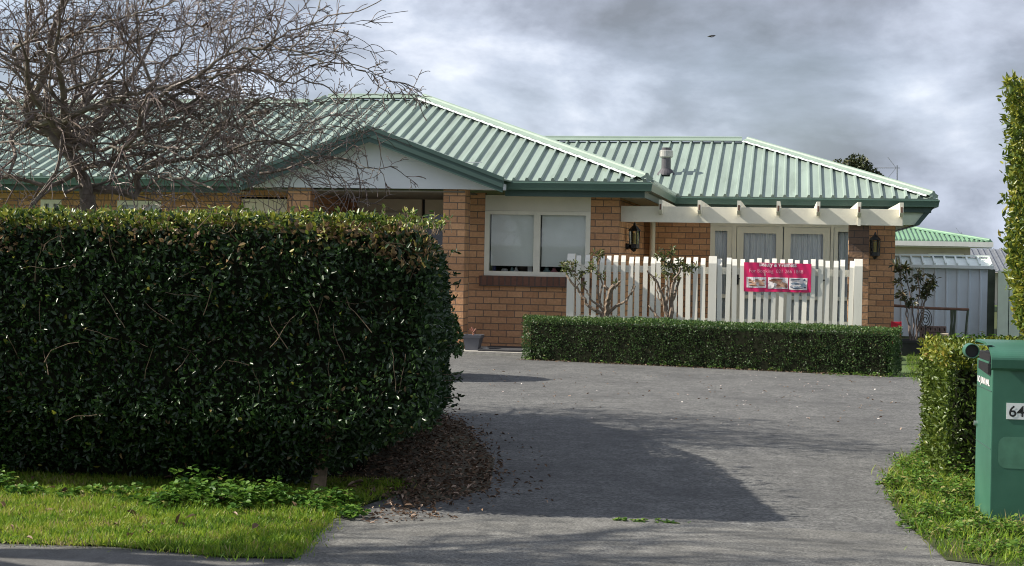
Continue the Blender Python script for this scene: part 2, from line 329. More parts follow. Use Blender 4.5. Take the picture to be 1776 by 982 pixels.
M['asphalt'] = groundmat('old_asphalt', (0.035, 0.036, 0.039), (0.215, 0.212, 0.205), fine=62, blotch=(0.070, 0.070, 0.072), stamt=0.75, light=(0.42, 0.41, 0.39))
M['footpath'] = groundmat('worn_concrete', (0.06, 0.06, 0.058), (0.27, 0.262, 0.245), fine=70, blotch=(0.085, 0.083, 0.08), stamt=0.65, light=(0.46, 0.45, 0.42))
M['darkpath'] = groundmat('dark_path', (0.10, 0.098, 0.095), (0.20, 0.195, 0.19), fine=110, blotch=(0.10, 0.095, 0.09), stamt=0.6)
M['concrete'] = plain('kerb_concrete', (0.36, 0.34, 0.31), rough=0.9, var=0.2, scale=12, bump=0.3)
M['mat'] = plain('door_mat', (0.045, 0.045, 0.05), rough=0.95, var=0.25, scale=30, bump=0.4)
M['pot'] = plain('black_pot', (0.035, 0.036, 0.042), rough=0.5, var=0.15)
M['greypot'] = plain('grey_pot', (0.11, 0.115, 0.135), rough=0.6, var=0.12)
M['red'] = plain('red_plastic', (0.62, 0.03, 0.06), rough=0.4, var=0.08)
M['rust'] = plain('rusty_pipe', (0.16, 0.085, 0.06), rough=0.8, var=0.35, scale=12)
M['stake'] = plain('green_stake', (0.07, 0.09, 0.06), rough=0.7, var=0.3)
M['shed'] = plain('shed_steel', (0.78, 0.86, 0.91), rough=0.45, var=0.05, scale=2, dirt=(0.4, 0.45, 0.47), damt=0.3)
M['shedroof'] = plain('shed_roof_steel', (0.82, 0.88, 0.83), rough=0.5, var=0.06)
M['greenfence'] = plain('pale_green_steel', (0.68, 0.78, 0.62), rough=0.5, var=0.06, dirt=(0.4, 0.46, 0.36), damt=0.3)
M['nroof'] = plain('bright_green_roof', (0.16, 0.29, 0.185), rough=0.5, var=0.15, scale=2)
M['nwall'] = plain('neighbour_board', (0.56, 0.50, 0.47), rough=0.7, var=0.05)
M['ngutter'] = plain('neighbour_gutter', (0.70, 0.70, 0.68), rough=0.5, var=0.05)
M['greyroof'] = plain('grey_roof', (0.15, 0.16, 0.18), rough=0.5, var=0.2)
M['alum'] = plain('aluminium', (0.30, 0.31, 0.33), rough=0.35, metal=0.6)
M['block'] = plain('concrete_block', (0.42, 0.36, 0.27), rough=0.9, var=0.2, scale=20, bump=0.3)
M['breeze'] = plain('breeze_block', (0.22, 0.16, 0.14), rough=0.9, var=0.3, scale=20, bump=0.3)
M['hedge'] = leafmat('hedge_leaf', [(0.0, (0.012, 0.027, 0.010)), (0.35, (0.022, 0.054, 0.015)), (0.62, (0.050, 0.105, 0.022)), (0.76, (0.14, 0.20, 0.03)), (0.86, (0.33, 0.33, 0.05)), (0.9, (0.20, 0.14, 0.06)), (1.0, (0.28, 0.17, 0.10))], rough=0.38, transl=0.2, spec=0.5)
M['box'] = leafmat('box_leaf', [(0.0, (0.026, 0.06, 0.016)), (0.5, (0.06, 0.125, 0.028)), (0.8, (0.10, 0.17, 0.03)), (0.93, (0.20, 0.22, 0.05)), (1.0, (0.26, 0.2, 0.1))], rough=0.45, transl=0.2)
M['gold'] = leafmat('golden_leaf', [(0.0, (0.03, 0.06, 0.013)), (0.45, (0.10, 0.15, 0.02)), (0.8, (0.30, 0.30, 0.035)), (1.0, (0.30, 0.19, 0.05))], rough=0.4, transl=0.3)
M['shrubleaf'] = leafmat('shrub_leaf', [(0.0, (0.045, 0.075, 0.025)), (0.5, (0.11, 0.14, 0.04)), (0.8, (0.22, 0.20, 0.06)), (1.0, (0.16, 0.09, 0.06))], rough=0.45, transl=0.2)
M['grass'] = leafmat('grass_blade', [(0.0, (0.05, 0.13, 0.012)), (0.5, (0.17, 0.29, 0.025)), (0.85, (0.34, 0.41, 0.045)), (0.93, (0.42, 0.36, 0.13)), (1.0, (0.36, 0.29, 0.15))], rough=0.5, transl=0.4, spec=0.3)
M['weed'] = leafmat('weed_leaf', [(0.0, (0.03, 0.085, 0.016)), (0.5, (0.075, 0.17, 0.024)), (0.9, (0.15, 0.25, 0.035)), (1.0, (0.3, 0.28, 0.1))], rough=0.5, transl=0.3, spec=0.3)
M['litter'] = leafmat('dead_leaf', [(0.0, (0.04, 0.026, 0.018)), (0.45, (0.12, 0.075, 0.05)), (0.75, (0.24, 0.155, 0.10)), (1.0, (0.48, 0.36, 0.28))], rough=0.7, transl=0.1, spec=0.25)
M['fartree'] = leafmat('far_leaf', [(0.0, (0.025, 0.035, 0.012)), (0.6, (0.05, 0.065, 0.02)), (1.0, (0.12, 0.10, 0.03))], rough=0.6, transl=0.1)

# ------------------------------------------------------------------ leaves
def unit(a): return a / np.maximum(np.linalg.norm(a, axis=1, keepdims=True), 1e-9)
def leaves(name, P, A, Nn, Ln, Wd, tint, mat, parent=None, rounded=True, fold=0.15, bend=0.15):
    n = len(P); A = unit(A); S = unit(np.cross(Nn, A)); U = np.cross(A, S)
    Ln = np.asarray(Ln).reshape(-1, 1) * np.ones((n, 1)); Wd = np.asarray(Wd).reshape(-1, 1) * np.ones((n, 1))
    if rounded:
        k = 6
        V = np.stack([P, P + A*Ln*.3 + S*Wd*.45 + U*Wd*fold, P + A*Ln*.68 + S*Wd*.38 + U*(Wd*fold - Ln*bend*.4),
                      P + A*Ln - U*Ln*bend, P + A*Ln*.68 - S*Wd*.38 + U*(Wd*fold - Ln*bend*.4), P + A*Ln*.3 - S*Wd*.45 + U*Wd*fold], 1)
        idx = np.array([0,1,2,3, 0,3,4,5])
    else:
        k = 4
        V = np.stack([P, P + A*Ln*.42 + S*Wd*.5 + U*Wd*fold, P + A*Ln - U*Ln*bend, P + A*Ln*.42 - S*Wd*.5 + U*Wd*fold], 1)
        idx = np.array([0,1,2,3])
    V = V.reshape(-1, 3).astype(np.float32); q = len(idx) // 4
    loops = (np.arange(n)[:, None] * k + idx[None, :]).ravel().astype(np.int32)
    me = bpy.data.meshes.new(name); me.vertices.add(n * k); me.vertices.foreach_set('co', V.ravel())
    me.loops.add(len(loops)); me.loops.foreach_set('vertex_index', loops)
    me.polygons.add(n * q); me.polygons.foreach_set('loop_start', (np.arange(n * q) * 4).astype(np.int32))
    at = me.attributes.new('tint', 'FLOAT', 'POINT'); at.data.foreach_set('value', np.repeat(np.asarray(tint, np.float32), k))
    me.materials.append(mat); me.update(calc_edges=True)
    return link_mesh(name, me, parent)
def wob(P, s=1.0, seed=0):
    r = np.random.default_rng(seed); o = np.zeros(len(P))
    for k in range(6):
        w = r.normal(size=3) * (2.0 + k * 1.6) / s; o += np.sin(P @ w + r.uniform(0, 6)) / (1 + k * .5)
    return o / 2.6
def patch(p0, p1, p2, p3, dens, rng, flip=False):
    p0, p1, p2, p3 = [np.array(p, float) for p in (p0, p1, p2, p3)]
    area = .5 * np.linalg.norm(np.cross(p2 - p0, p3 - p1)); n = int(area * dens)
    u, v = rng.random((n, 1)), rng.random((n, 1))
    P = p0*(1-u)*(1-v) + p1*u*(1-v) + p2*u*v + p3*(1-u)*v
    nn = np.cross(p1 - p0, p3 - p0); nn = nn / np.linalg.norm(nn)
    return P, np.tile(-nn if flip else nn, (n, 1))
def in_poly(P, poly):
    x, y = P[:, 0], P[:, 1]; ins = np.zeros(len(P), bool); n = len(poly)
    for i in range(n):
        x0, y0 = poly[i][0], poly[i][1]; x1, y1 = poly[(i+1) % n][0], poly[(i+1) % n][1]
        c = ((y0 > y) != (y1 > y)) & (x < (x1 - x0) * (y - y0) / (y1 - y0 + 1e-12) + x0); ins ^= c
    return ins
def scatter_poly(poly, n, rng):
    xs = [p[0] for p in poly]; ys = [p[1] for p in poly]; outp = []
    tot = 0
    while tot < n:
        P = np.column_stack([rng.uniform(min(xs), max(xs), n), rng.uniform(min(ys), max(ys), n)]); P = P[in_poly(P, poly)]
        outp.append(P); tot += len(P)
    return np.concatenate(outp)[:n]
def hedge_leaves(patches, seed, depth, bumps, spread):
    """patches -> positions, outward normals; surface bumps, leaves set at random depth"""
    rng = np.random.default_rng(seed)
    P = np.concatenate([p for p, _ in patches]); Nn = np.concatenate([q for _, q in patches])
    P = P + Nn * (wob(P, .5, seed)[:, None] * bumps + wob(P, .12, seed + 5)[:, None] * bumps * .5)
    d = rng.exponential(depth, len(P)); P = P - Nn * np.minimum(d, depth * 3)[:, None]
    rn = unit(rng.normal(size=P.shape)); Lf = unit(Nn * (1 - spread) + rn * spread)
    A = unit(rng.normal(size=P.shape) + np.array([0, 0, .55]) + Nn * .55)
    return P, A, Lf, d, rng

# ------------------------------------------------------------------ ground, drive, paths
def sheet(name, pts, z, mat, kind='structure'):
    mb = MB(); mb.quad(*[(p[0], p[1], z) for p in pts]); o = mb.build(name, mat); return tag(o, kind=kind)
tag(MB().quad((-900, -300, 0), (900, -300, 0), (900, 1500, 0), (-900, 1500, 0)).build('ground', M['field']), kind='structure')
drive = [G(530, 905), G(600, 890), (-2.0, 8.2, 0), (-2.4, 9.5, 0), (-3.0, 12.5, 0), (-7, 12.5, 0), (-7, 19.3, 0), (-3.36, 19.3, 0), (-3.30, 18.72, 0), (1.15, 17.78, 0), G(1600, 655), G(1603, 700), (0.98, 11.0, 0), (0.9, 9.8, 0), G(1530, 840), G(1560, 900), G(1600, 937)]
sheet('driveway', drive, 0.008, M['asphalt'])
fa, fb = G(0, 955), G(1640, 985)
path = [G(500, 985), G(545, 935), (-2.35, 6.3, 0), (-2.3, 7.2, 0), G(590, 897), G(1100, 905), G(1600, 935), (1.2, 6.9, 0), (1.2, 3, 0), (-1.85, 3, 0)]
sheet('footpath', path, 0.014, M['footpath'])
sheet('side_path', [(-9, 6.5, 0), (-3.3, 6.5, 0), (-2.25, 6.35, 0), G(545, 935), G(500, 985), (-1.85, 3, 0), (-9, 3, 0)], 0.010, M['darkpath'])
lawn = [(-7, 5.98, 0), G(0, 947), G(200, 953), G(390, 972), G(515, 974), G(545, 938), G(585, 897), G(640, 878), (-2.05, 8.4, 0), (-7, 8.4, 0)]
sheet('lawn', lawn, 0.018, M['lawnsoil'])
verge = [G(1532, 838), G(1560, 800), (0.93, 10.6, 0), (0.98, 11.0, 0), (2.2, 11.0, 0), (3.2, 9, 0), (3.2, 5.5, 0), G(1700, 985), G(1640, 978), G(1590, 928), G(1550, 885)]
sheet('verge', verge, 0.018, M['lawnsoil'])
sheet('garden_bed', [(-2.2, 8.3, 0), (-1.9, 7.4, 0), G(850, 850), G(858, 800), G(820, 760), (-2.5, 11.5, 0), (-3.2, 12, 0), (-7, 12, 0), (-7, 8.3, 0)], 0.013, M['soil'])
tag(MB().box(-7, -3.36, 19.32, 22.4, 0.0, 0.05).build('porch_slab', M['concrete']), kind='structure')
sheet('back_lawn', [(1.4, 17.6, 0), (1.75, 24.1, 0), (1.75, 45, 0), (9, 45, 0), (9, 12, 0), (1.5, 12, 0)], 0.006, M['lawnsoil'])

# ------------------------------------------------------------------ the house
YL = 20.58; ZW = 2.175; SOF = 2.178
YE1 = 20.03; A_ = Vector((PY(1130, 318, YE1).x, YE1, PY(1130, 318, YE1).z))
YE2 = 23.75; B_ = PY(1172, 342, YE2); C_ = PY(1628, 345, YE2); C_.z = B_.z
YW2 = 24.2
W1 = bisect(lambda w: PY(1297, 249, YE2 + w).x - (C_.x - w), 1.0, 6.0); D_ = PY(1297, 249, YE2 + W1)
W2 = bisect(lambda w: PY(735, 175, YE1 + w).x - (A_.x - w), 1.5, 8.0); E_ = PY(735, 175, YE1 + W2)
sl1 = (E_.z - A_.z) / W2; sl2 = (D_.z - B_.z) / W1
def on_front(px, py):       # point of the left wing's front roof plane seen at a pixel
    r = ray(px, py); t = (A_.z - EYE - sl1 * YE1) / (r.z - sl1 * r.y); return r * t + Vector((0, 0, EYE))
def on_right_front(px, py):
    r = ray(px, py); t = (B_.z - EYE - sl2 * YE2) / (r.z - sl2 * r.y); return r * t + Vector((0, 0, EYE))
F_ = PY(570, 174, E_.y); F_.z = E_.z
F2 = on_front(546, 184)
V_ = Vector((B_.x - W1, YE2 + W1, D_.z))
house = thing('brick_house', (-3.0, 21.5, 0), 'orange brick bungalow with pale green ribbed metal hip roofs and a white gabled porch', 'house')

# walls
xw = lambda px, py=400: PY(px, py, YL).x
XC = xw(1075, 340); XP = xw(816, 335); XPL = xw(546, 345)
win = (xw(841, 400), xw(1024, 400), PY(900, 479, YL).z, ZW + 0.02)
wb = MB()
wall_y(wb, YL, XP, XC, 0.0, ZW + 0.02, [win], reveal=0.09)
wl = [(xw(203), xw(279), 0.9, 2.02), (xw(70), xw(106), 0.9, 2.02), (xw(415), xw(497), 0.05, 2.1)]
wall_y(wb, YL, -15, XPL, 0.0, ZW + 0.02, wl, reveal=0.09)
wb.quad((XC, YL, 0), (XC, YW2, 0), (XC, YW2, ZW + .02), (XC, YL, ZW + .02))
YB = 22.4
wb.quad((XP, YB, 0), (XP, YL, 0), (XP, YL, ZW + .02), (XP, YB, ZW + .02))
wb.quad((XPL, YL, 0), (XPL, YB, 0), (XPL, YB, ZW + .02), (XPL, YL, ZW + .02))
XPM = PY(622, 350, YB).x
wb.quad((XPL, YB, 0), (XPM, YB, 0), (XPM, YB, ZW + .02), (XPL, YB, ZW + .02))
xd = lambda px: PY(px, 400, YW2).x
dl, dr = xd(1232), xd(1505)
XR = xd(1553)
wall_y(wb, YW2, XC, XR, 0.0, ZW + 0.02, [(dl, dr, 0.04, 2.12)], reveal=0.09)
wb.quad((XR, YW2, 0), (XR, 32, 0), (XR, 32, ZW), (XR, YW2, ZW)); wb.quad((XR, 32, 0), (-15, 32, 0), (-15, 32, ZW), (XR, 32, ZW)); wb.quad((-15, 32, 0), (-15, YL, 0), (-15, YL, ZW), (-15, 32, ZW))
wb.build('wall', M['brick'], house)
# dark rooms behind the openings
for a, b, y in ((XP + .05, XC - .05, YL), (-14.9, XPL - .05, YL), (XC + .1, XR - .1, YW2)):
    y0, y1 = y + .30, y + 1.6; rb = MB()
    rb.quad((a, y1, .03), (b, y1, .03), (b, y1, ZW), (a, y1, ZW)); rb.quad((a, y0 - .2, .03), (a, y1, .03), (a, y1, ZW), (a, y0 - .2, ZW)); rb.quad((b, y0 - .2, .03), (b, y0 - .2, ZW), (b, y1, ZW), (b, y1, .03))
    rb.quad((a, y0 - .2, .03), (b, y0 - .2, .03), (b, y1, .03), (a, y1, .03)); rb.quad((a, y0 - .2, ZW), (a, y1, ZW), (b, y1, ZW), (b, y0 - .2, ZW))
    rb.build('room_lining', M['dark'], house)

# roof: planes with ribs
def poly_hits(poly2, t):
    hs = []
    for i in range(len(poly2)):
        (a0, b0), (a1, b1) = poly2[i], poly2[(i+1) % len(poly2)]
        if (a0 > t) != (a1 > t): hs.append(b0 + (b1 - b0) * (t - a0) / (a1 - a0))
    hs.sort(); return [(hs[k], hs[k+1]) for k in range(0, len(hs) - 1, 2)]
def roof_plane(mb, pts, edir, pitch=0.182, rib=True, start=0.07, rh=0.040, rw=0.055, tw=0.03):
    pts = [Vector(p) for p in pts]
    nrm = (pts[1] - pts[0]).cross(pts[2] - pts[0]).normalized()
    if nrm.z < 0: nrm = -nrm
    e = Vector(edir); e = (e - nrm * e.dot(nrm)).normalized(); u = nrm.cross(e).normalized()
    if u.z < 0: u = -u
    o = pts[0]; p2 = [((p - o).dot(e), (p - o).dot(u)) for p in pts]
    pts = [o + e * a + u * b for a, b in p2]
    mb.prism(pts, -nrm * 0.03)
    if not rib: return
    lo, hi = min(a for a, _ in p2), max(a for a, _ in p2); t = lo + start
    while t < hi:
        for b0, b1 in poly_hits(p2, t):
            if b1 - b0 < .08: continue
            b0 -= .0; q = [(-rw/2, .001), (-tw/2, rh), (tw/2, rh), (rw/2, .001)]
            vs = [o + e * (t + a) + u * bb + nrm * h for bb in (b0, b1) for a, h in q]
            mb.add(vs, [(0,1,2,3), (7,6,5,4), (0,4,5,1), (1,5,6,2), (2,6,7,3)])
        t += pitch
up3 = Vector((0, 0, 0.02))
rf = MB()
zF2 = F2.z; XL = -15
roof_plane(rf, [A_ + up3, E_ + up3, F_ + up3, F2 + up3, Vector((XL, F2.y, zF2)) + up3, Vector((XL, YE1, A_.z)) + up3], (1, 0, 0), pitch=0.178)
roof_plane(rf, [A_ + up3, B_ + up3, V_ + up3, E_ + up3], (0, 1, 0), pitch=0.182)
roof_plane(rf, [B_ + up3, C_ + up3, D_ + up3, V_ + up3], (1, 0, 0), pitch=0.1845)
C2 = Vector((C_.x, YE2 + 2 * W1, C_.z))
roof_plane(rf, [C_ + up3, C2 + up3, D_ + up3], (0, 1, 0))
rf.quad(C2, Vector((-15, C2.y, C_.z)), Vector((-15, D_.y, D_.z)), D_)
rf.quad(E_, V_, Vector((-8, 33, 2.3)), Vector((-9, E_.y + W2, 2.4)), F_)
rf.quad(F_, F2, Vector((F2.x - .1, F2.y + .4, F2.z)), Vector((F_.x, F_.y + 1, F_.z - .3)))
rf.quad(Vector((F2.x, F2.y, F2.z)), Vector((XL, F2.y, F2.z)), Vector((XL, F2.y + 4, 2.4)), Vector((F2.x, F2.y + 4, 2.4)))
roof = rf.build('roof', M['roof'], house)
# hip and ridge caps
def capline(mb, p, q, w=0.115, drop=0.26, lift=0.092):
    p, q = Vector(p), Vector(q); p = p + (q - p).normalized() * .10; d = (q - p); sd = Vector((d.y, -d.x, 0)).normalized(); n = 1
    pr = [(-w, -w * drop + lift - .012), (-.035, lift - .005), (-.028, lift + .018), (0, lift + .03), (.028, lift + .018), (.035, lift - .005), (w, -w * drop + lift - .012)]
    vs = [c + sd * a + Vector((0, 0, z)) for c in (p, q) for a, z in pr] + [c + Vector((0, 0, -.05)) for c in (p, q)]
    k = len(pr)
    mb.add(vs, [(i, i+1, k+i+1, k+i) for i in range(k-1)] + [tuple(range(k))[::-1] + (2*k,), tuple(range(k, 2*k)) + (2*k+1,)])
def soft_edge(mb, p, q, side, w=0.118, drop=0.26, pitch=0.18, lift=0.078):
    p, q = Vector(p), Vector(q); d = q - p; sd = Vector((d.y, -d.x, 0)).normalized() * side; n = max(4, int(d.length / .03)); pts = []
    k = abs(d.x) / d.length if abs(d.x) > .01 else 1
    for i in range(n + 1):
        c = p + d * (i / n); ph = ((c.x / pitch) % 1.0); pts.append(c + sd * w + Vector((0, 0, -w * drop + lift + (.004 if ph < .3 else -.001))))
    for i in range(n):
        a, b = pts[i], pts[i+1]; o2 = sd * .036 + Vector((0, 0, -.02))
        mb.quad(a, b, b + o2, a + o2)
cp = MB()
for p, q, dr_ in ((A_, E_, .26), (E_, F_, .36), (F_, F2, .3), (F2, Vector((XL, F2.y, F2.z)), .36), (C_, D_, .26), (D_, V_, .36)): capline(cp, p, q, drop=dr_)
cp.build('ridge_cap', M['cap'], roof)
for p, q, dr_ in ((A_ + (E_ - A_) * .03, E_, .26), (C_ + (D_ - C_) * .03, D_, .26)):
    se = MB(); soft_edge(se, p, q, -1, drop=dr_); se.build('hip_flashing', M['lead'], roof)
# gutters, fascia, soffits
gp = [(0.0, -.0), (.115, 0), (.118, -.012), (.108, -.05), (.10, -.105), (.0, -.105)]
gxr = PY(874, 328, YE1).x; gxl = PY(412, 318, YE1).x
tops = lambda p: Vector((p.x, p.y, p.z))
gm = MB()
gm.sweep(gp, [Vector((gxr, YE1 + .10, A_.z)), Vector((A_.x - .10, YE1 + .10, A_.z)), Vector((B_.x - .10, YE2 + .10, B_.z)), Vector((C_.x - .10, YE2 + .10, C_.z)), Vector((C_.x - .10, 30, C_.z))])
gm.sweep(gp, [Vector((XL, YE1 + .10, A_.z)), Vector((gxl, YE1 + .10, A_.z))])
gm.build('gutter', M['gutter'], house)
fp = [(0.0, -.095), (.018, -.095), (.018, -.19), (0.0, -.19)]
fm = MB(); o_ = .115
fm.sweep(fp, [Vector((gxr, YE1 + o_, A_.z)), Vector((A_.x - o_, YE1 + o_, A_.z)), Vector((B_.x - o_, YE2 + o_, B_.z)), Vector((C_.x - o_, YE2 + o_, C_.z)), Vector((C_.x - o_, 30, C_.z))])
fm.sweep(fp, [Vector((XL, YE1 + o_, A_.z)), Vector((gxl, YE1 + o_, A_.z))])
fm.build('fascia', M['fascia'], house)
sm = MB(); zs = SOF - .03
sm.box(gxr, A_.x - .14, YE1 + .15, YL - .005, zs, zs + .02); sm.box(XC + .006, A_.x - .14, YL, YE2 + .1, zs, zs + .02)
sm.box(XC + .006, C_.x - .14, YE2 + .14, YW2 - .006, zs - .001, zs + .019)
sm.build('soffit', M['soffit'], house); sm = MB(); sm.box(XL, gxl, YE1 + .15, YL - .005, zs, zs + .02)
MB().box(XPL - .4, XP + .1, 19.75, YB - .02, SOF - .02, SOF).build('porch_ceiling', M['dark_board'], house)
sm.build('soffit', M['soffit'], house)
# boxed raking end of the eaves on the far right
ye = YE2 + .16
ep = MB(); e0 = [PY(1556, 359, ye), PY(1621, 352, ye), PY(1587, 390, ye), PY(1556, 391, ye)]
ep.prism(e0, (0, 5.5, 0)); ep.build('boxed_eave', M['greenfence'], house)
et = MB(); et.prism([PY(1618, 350, ye - .03), PY(1629, 350, ye - .03), PY(1594, 391, ye - .03), PY(1585, 391, ye - .03)], (0, 5.6, 0)); et.build('eave_trim', M['fascia'], house)

# window of the left wing
wx0, wx1, wz0, wz1 = win
zt = PY(900, 366, YL).z
MB().box(wx0, wx1, YL - .004, YL + .05, zt, ZW - .01).build('panel_board', M['cream'], house)
wf = MB(); y0, y1 = YL - .012, YL + .06; fw = .065
xm = PY(931, 420, YL).x
wf.box(wx0, wx0 + fw, y0, y1, wz0, zt - .002); wf.box(wx1 - fw, wx1, y0, y1, wz0, zt - .002); wf.box(xm - .045, xm + .045, y0, y1, wz0, zt - .002)
for a, b in ((wx0 + fw, xm - .045), (xm + .045, wx1 - fw)): wf.box(a, b, y0 + .002, y1, wz0, wz0 + fw); wf.box(a, b, y0 + .002, y1, zt - fw * .8, zt - .002)
wframe = wf.build('window', M['white'], house)
for a, b in ((wx0 + fw, xm - .045), (xm + .045, wx1 - fw)):
    MB().quad((a, YL + .03, wz0 + fw), (b, YL + .03, wz0 + fw), (b, YL + .03, zt - fw * .8), (a, YL + .03, zt - fw * .8)).build('pane', M['glass'], wframe)
    zb = PY(885, 459, YL).z
    bl = MB(); bl.box(a + .015, b - .01, YL + .064, YL + .068, zb, zt - .05); bl.box(a + .015, b - .01, YL + .062, YL + .080, zb - .02, zb); bl.build('roller_blind', M['blind'], wframe)
MB().box(wx0 + .02, wx1 - .02, YL + .065, YL + .30, wz0 + .0, wz0 + .05).build('inner_sill', M['joinery'], wframe)
s_ = MB(); s_.box(wx0 - .06, wx1 + .02, YL - .05, YL - .002, PY(900, 497, YL).z, wz0 - .004); s_.build('window_sill', M['sill'], house)
for a, b, c, d in wl[:2]:
    f_ = MB(); y0, y1 = YL - .01, YL + .05; mid = (a + b) / 2
    for u0, u1 in ((a, a + .06), (b - .06, b), (mid - .03, mid + .03)): f_.box(u0, u1, y0, y1, c, d)
    f_.box(a + .06, b - .06, y0 + .002, y1, c, c + .06); f_.box(a + .06, b - .06, y0 + .002, y1, d - .06, d)
    w_ = f_.build('window', M['white'], house)
    MB().quad((a + .05, YL + .03, c + .05), (b - .05, YL + .03, c + .05), (b - .05, YL + .03, d - .05), (a + .05, YL + .03, d - .05)).build('pane', M['glass'], w_)
    MB().box(a + .04, b - .04, YL + .10, YL + .105, c + .02, d - .02).build('curtain', M['blind'], w_)
a, b, c, d = wl[2]
g_ = MB()
for k in range(5): g_.box(a + .01, b - .01, YL + .03, YL + .07, c + .02 + k * .405, c + .40 + k * .405)
g_.build('panelled_door', M['joinery'], house)
# porch back wall: board, entry door
pm = MB(); pm.box(XPM, PY(733, 360, YB).x, YB - .06, YB, 0.05, ZW); pm.build('porch_board', M['porch_beige'], house)
dx0, dx1 = PY(640, 380, YB).x, PY(722, 380, YB).x
dm = MB(); dm.box(dx0, dx1, YB - .10, YB - .064, .06, PY(680, 369, YB).z)
for k in range(3): dm.box(dx0 + .12, dx1 - .12, YB - .112, YB - .102, .25 + k * .6, .70 + k * .6)
fd = dm.build('front_door', M['cream'], house)
MB().lathe((dx1 - .08, YB - .14, 1.0), [(.0, -.03), (.03, -.02), (.03, .02), (0, .03)], 10).build('handle', M['chrome'], fd)
bw2 = MB(); bw2.quad((XPM, YB + .01, 0), (XP, YB + .01, 0), (XP, YB + .01, ZW), (XPM, YB + .01, ZW)); bw2.build('room_lining', M['dark'], house)  # flat dark sheet standing in for the unlit room behind the side pane
pw = MB(); pa, pb_ = PY(738, 380, YB).x, XP - .02
pw.box(pa, pb_, YB - .05, YB - .002, PY(745, 372, YB).z, ZW); pw.build('porch_panel', M['porch_beige'], house)
pw = MB(); pw.box(pa, pb_, YB - .05, YB - .002, .05, .9); pw.build('porch_panel', M['porch_beige'], house)
MB().quad((pa, YB - .03, .9), (pb_, YB - .03, .9), (pb_, YB - .03, 2.0), (pa, YB - .03, 2.0)).build('side_pane', M['glass'], house)
# porch gable and columns
YG = 19.72; YBG = 19.46
apex_t = PY(640, 219, YBG); apex_b = PY(640, 246, YBG); lt, lb = PY(412, 305, YBG), PY(418, 330, YBG); rt, rb_ = PY(874, 309, YBG), PY(871, 334, YBG)
zg = PY(640, 326.5, YG).z
ga, gl_, gr_ = PY(640, 232, YG), PY(415, 326, YG), PY(872, 326, YG)
gb = MB(); gb.prism([Vector((gl_.x, YG, zg)), Vector((gr_.x, YG, zg)), Vector((gr_.x, YG, rt.z - .06)), Vector((ga.x, YG, ga.z)), Vector((gl_.x, YG, lt.z - .06))], (0, .25, 0))
gb.box(gl_.x + .4, gr_.x - .3, YG - .004, YG + .05, zg + .36, zg + .366)
gb.build('gable_board', M['gable'], house)
bg = MB()
for (t0, b0) in ((lt, lb), (rt, rb_)):
    bg.prism([t0, apex_t, apex_b, b0], (0, .03, 0))
    m0, m1 = b0 + (t0 - b0) * .32, apex_b + (apex_t - apex_b) * .32; h0_, h1_ = b0 + (t0 - b0) * 1.06, apex_b + (apex_t - apex_b) * 1.06
    bg.prism([m0 + Vector((0, -.018, 0)), m1 + Vector((0, -.018, 0)), h1_ + Vector((0, -.018, 0)), h0_ + Vector((0, -.018, 0))], (0, .016, 0))
    m2, m3 = b0 + (t0 - b0) * .8, apex_b + (apex_t - apex_b) * .8
    bg.prism([m2 + Vector((0, -.034, 0)), m3 + Vector((0, -.034, 0)), h1_ + Vector((0, -.034, 0)), h0_ + Vector((0, -.034, 0))], (0, .015, 0))
bg.build('barge_board', M['fascia'], house)
gr2 = MB()
ym = YE1 + (apex_t.z - A_.z) / sl1
for t0, sgn in ((lt, -1), (rt, 1)):
    yb = YE1 + max(0.02, (t0.z - A_.z) / sl1)
    p = [Vector((apex_t.x, YBG, apex_t.z - .01)), Vector((t0.x, YBG, t0.z - .01)), Vector((t0.x, yb + .05, t0.z - .01)), Vector((apex_t.x, ym + .1, apex_t.z - .01))]
    n_ = (p[1] - p[0]).cross(p[2] - p[0]).normalized(); n_ = n_ if n_.z > 0 else -n_
    gr2.prism(p, -n_ * .02)
gr2.build('porch_roof', M['roof'], house)
for pa_, pb2 in ((768, 806), (498, 537)):
    c0, c1 = PY(pa_, 400, 19.78).x, PY(pb2, 400, 19.78).x
    MB().box(c0, c1, 19.78, 19.78 + (c1 - c0), .04, zg + .03).build('porch_column', M['brick'], house)
# french doors and sidelights
zd = 2.12
def opening(x0, x1, z0, z1, y, t=.07, rail=None, name='french_door', bot=None):
    f_ = MB(); bot = bot or t
    f_.box(x0, x0 + t, y, y + .045, z0, z1); f_.box(x1 - t, x1, y, y + .045, z0, z1)
    f_.box(x0 + t, x1 - t, y + .002, y + .043, z0, z0 + bot); f_.box(x0 + t, x1 - t, y + .002, y + .043, z1 - t, z1)
    if rail: f_.box(x0 + t, x1 - t, y + .002, y + .043, rail - .03, rail + .03)
    o = f_.build(name, M['joinery'], house)
    MB().quad((x0 + t, y + .02, z0 + bot), (x1 - t, y + .02, z0 + bot), (x1 - t, y + .02, z1 - t), (x0 + t, y + .02, z1 - t)).build('pane', M['glass'], o)
    return o
yd = YW2 - .01; rail = PY(1350, 516, YW2).z; ztop = PY(1350, 394, YW2).z
df = MB()
for p0, p1 in ((1270, 1277.5), (1441, 1446)): df.box(xd(p0), xd(p1), yd - .008, yd + .06, .04, zd)
df.box(dl, dr, yd + .0, yd + .06, ztop + .004, zd); df.build('door_frame', M['joinery'], house)
opening(dl + .002, xd(1270) - .003, .045, ztop, yd, .075, rail, 'side_window')
l1 = opening(xd(1278.5), xd(1358), .045, ztop, yd + .006, .105, rail, bot=.2)
l2 = opening(xd(1360), xd(1440), .045, ztop, yd + .006, .105, rail, bot=.2)
opening(xd(1447), dr - .002, .045, ztop, yd, .06, rail, 'side_window')
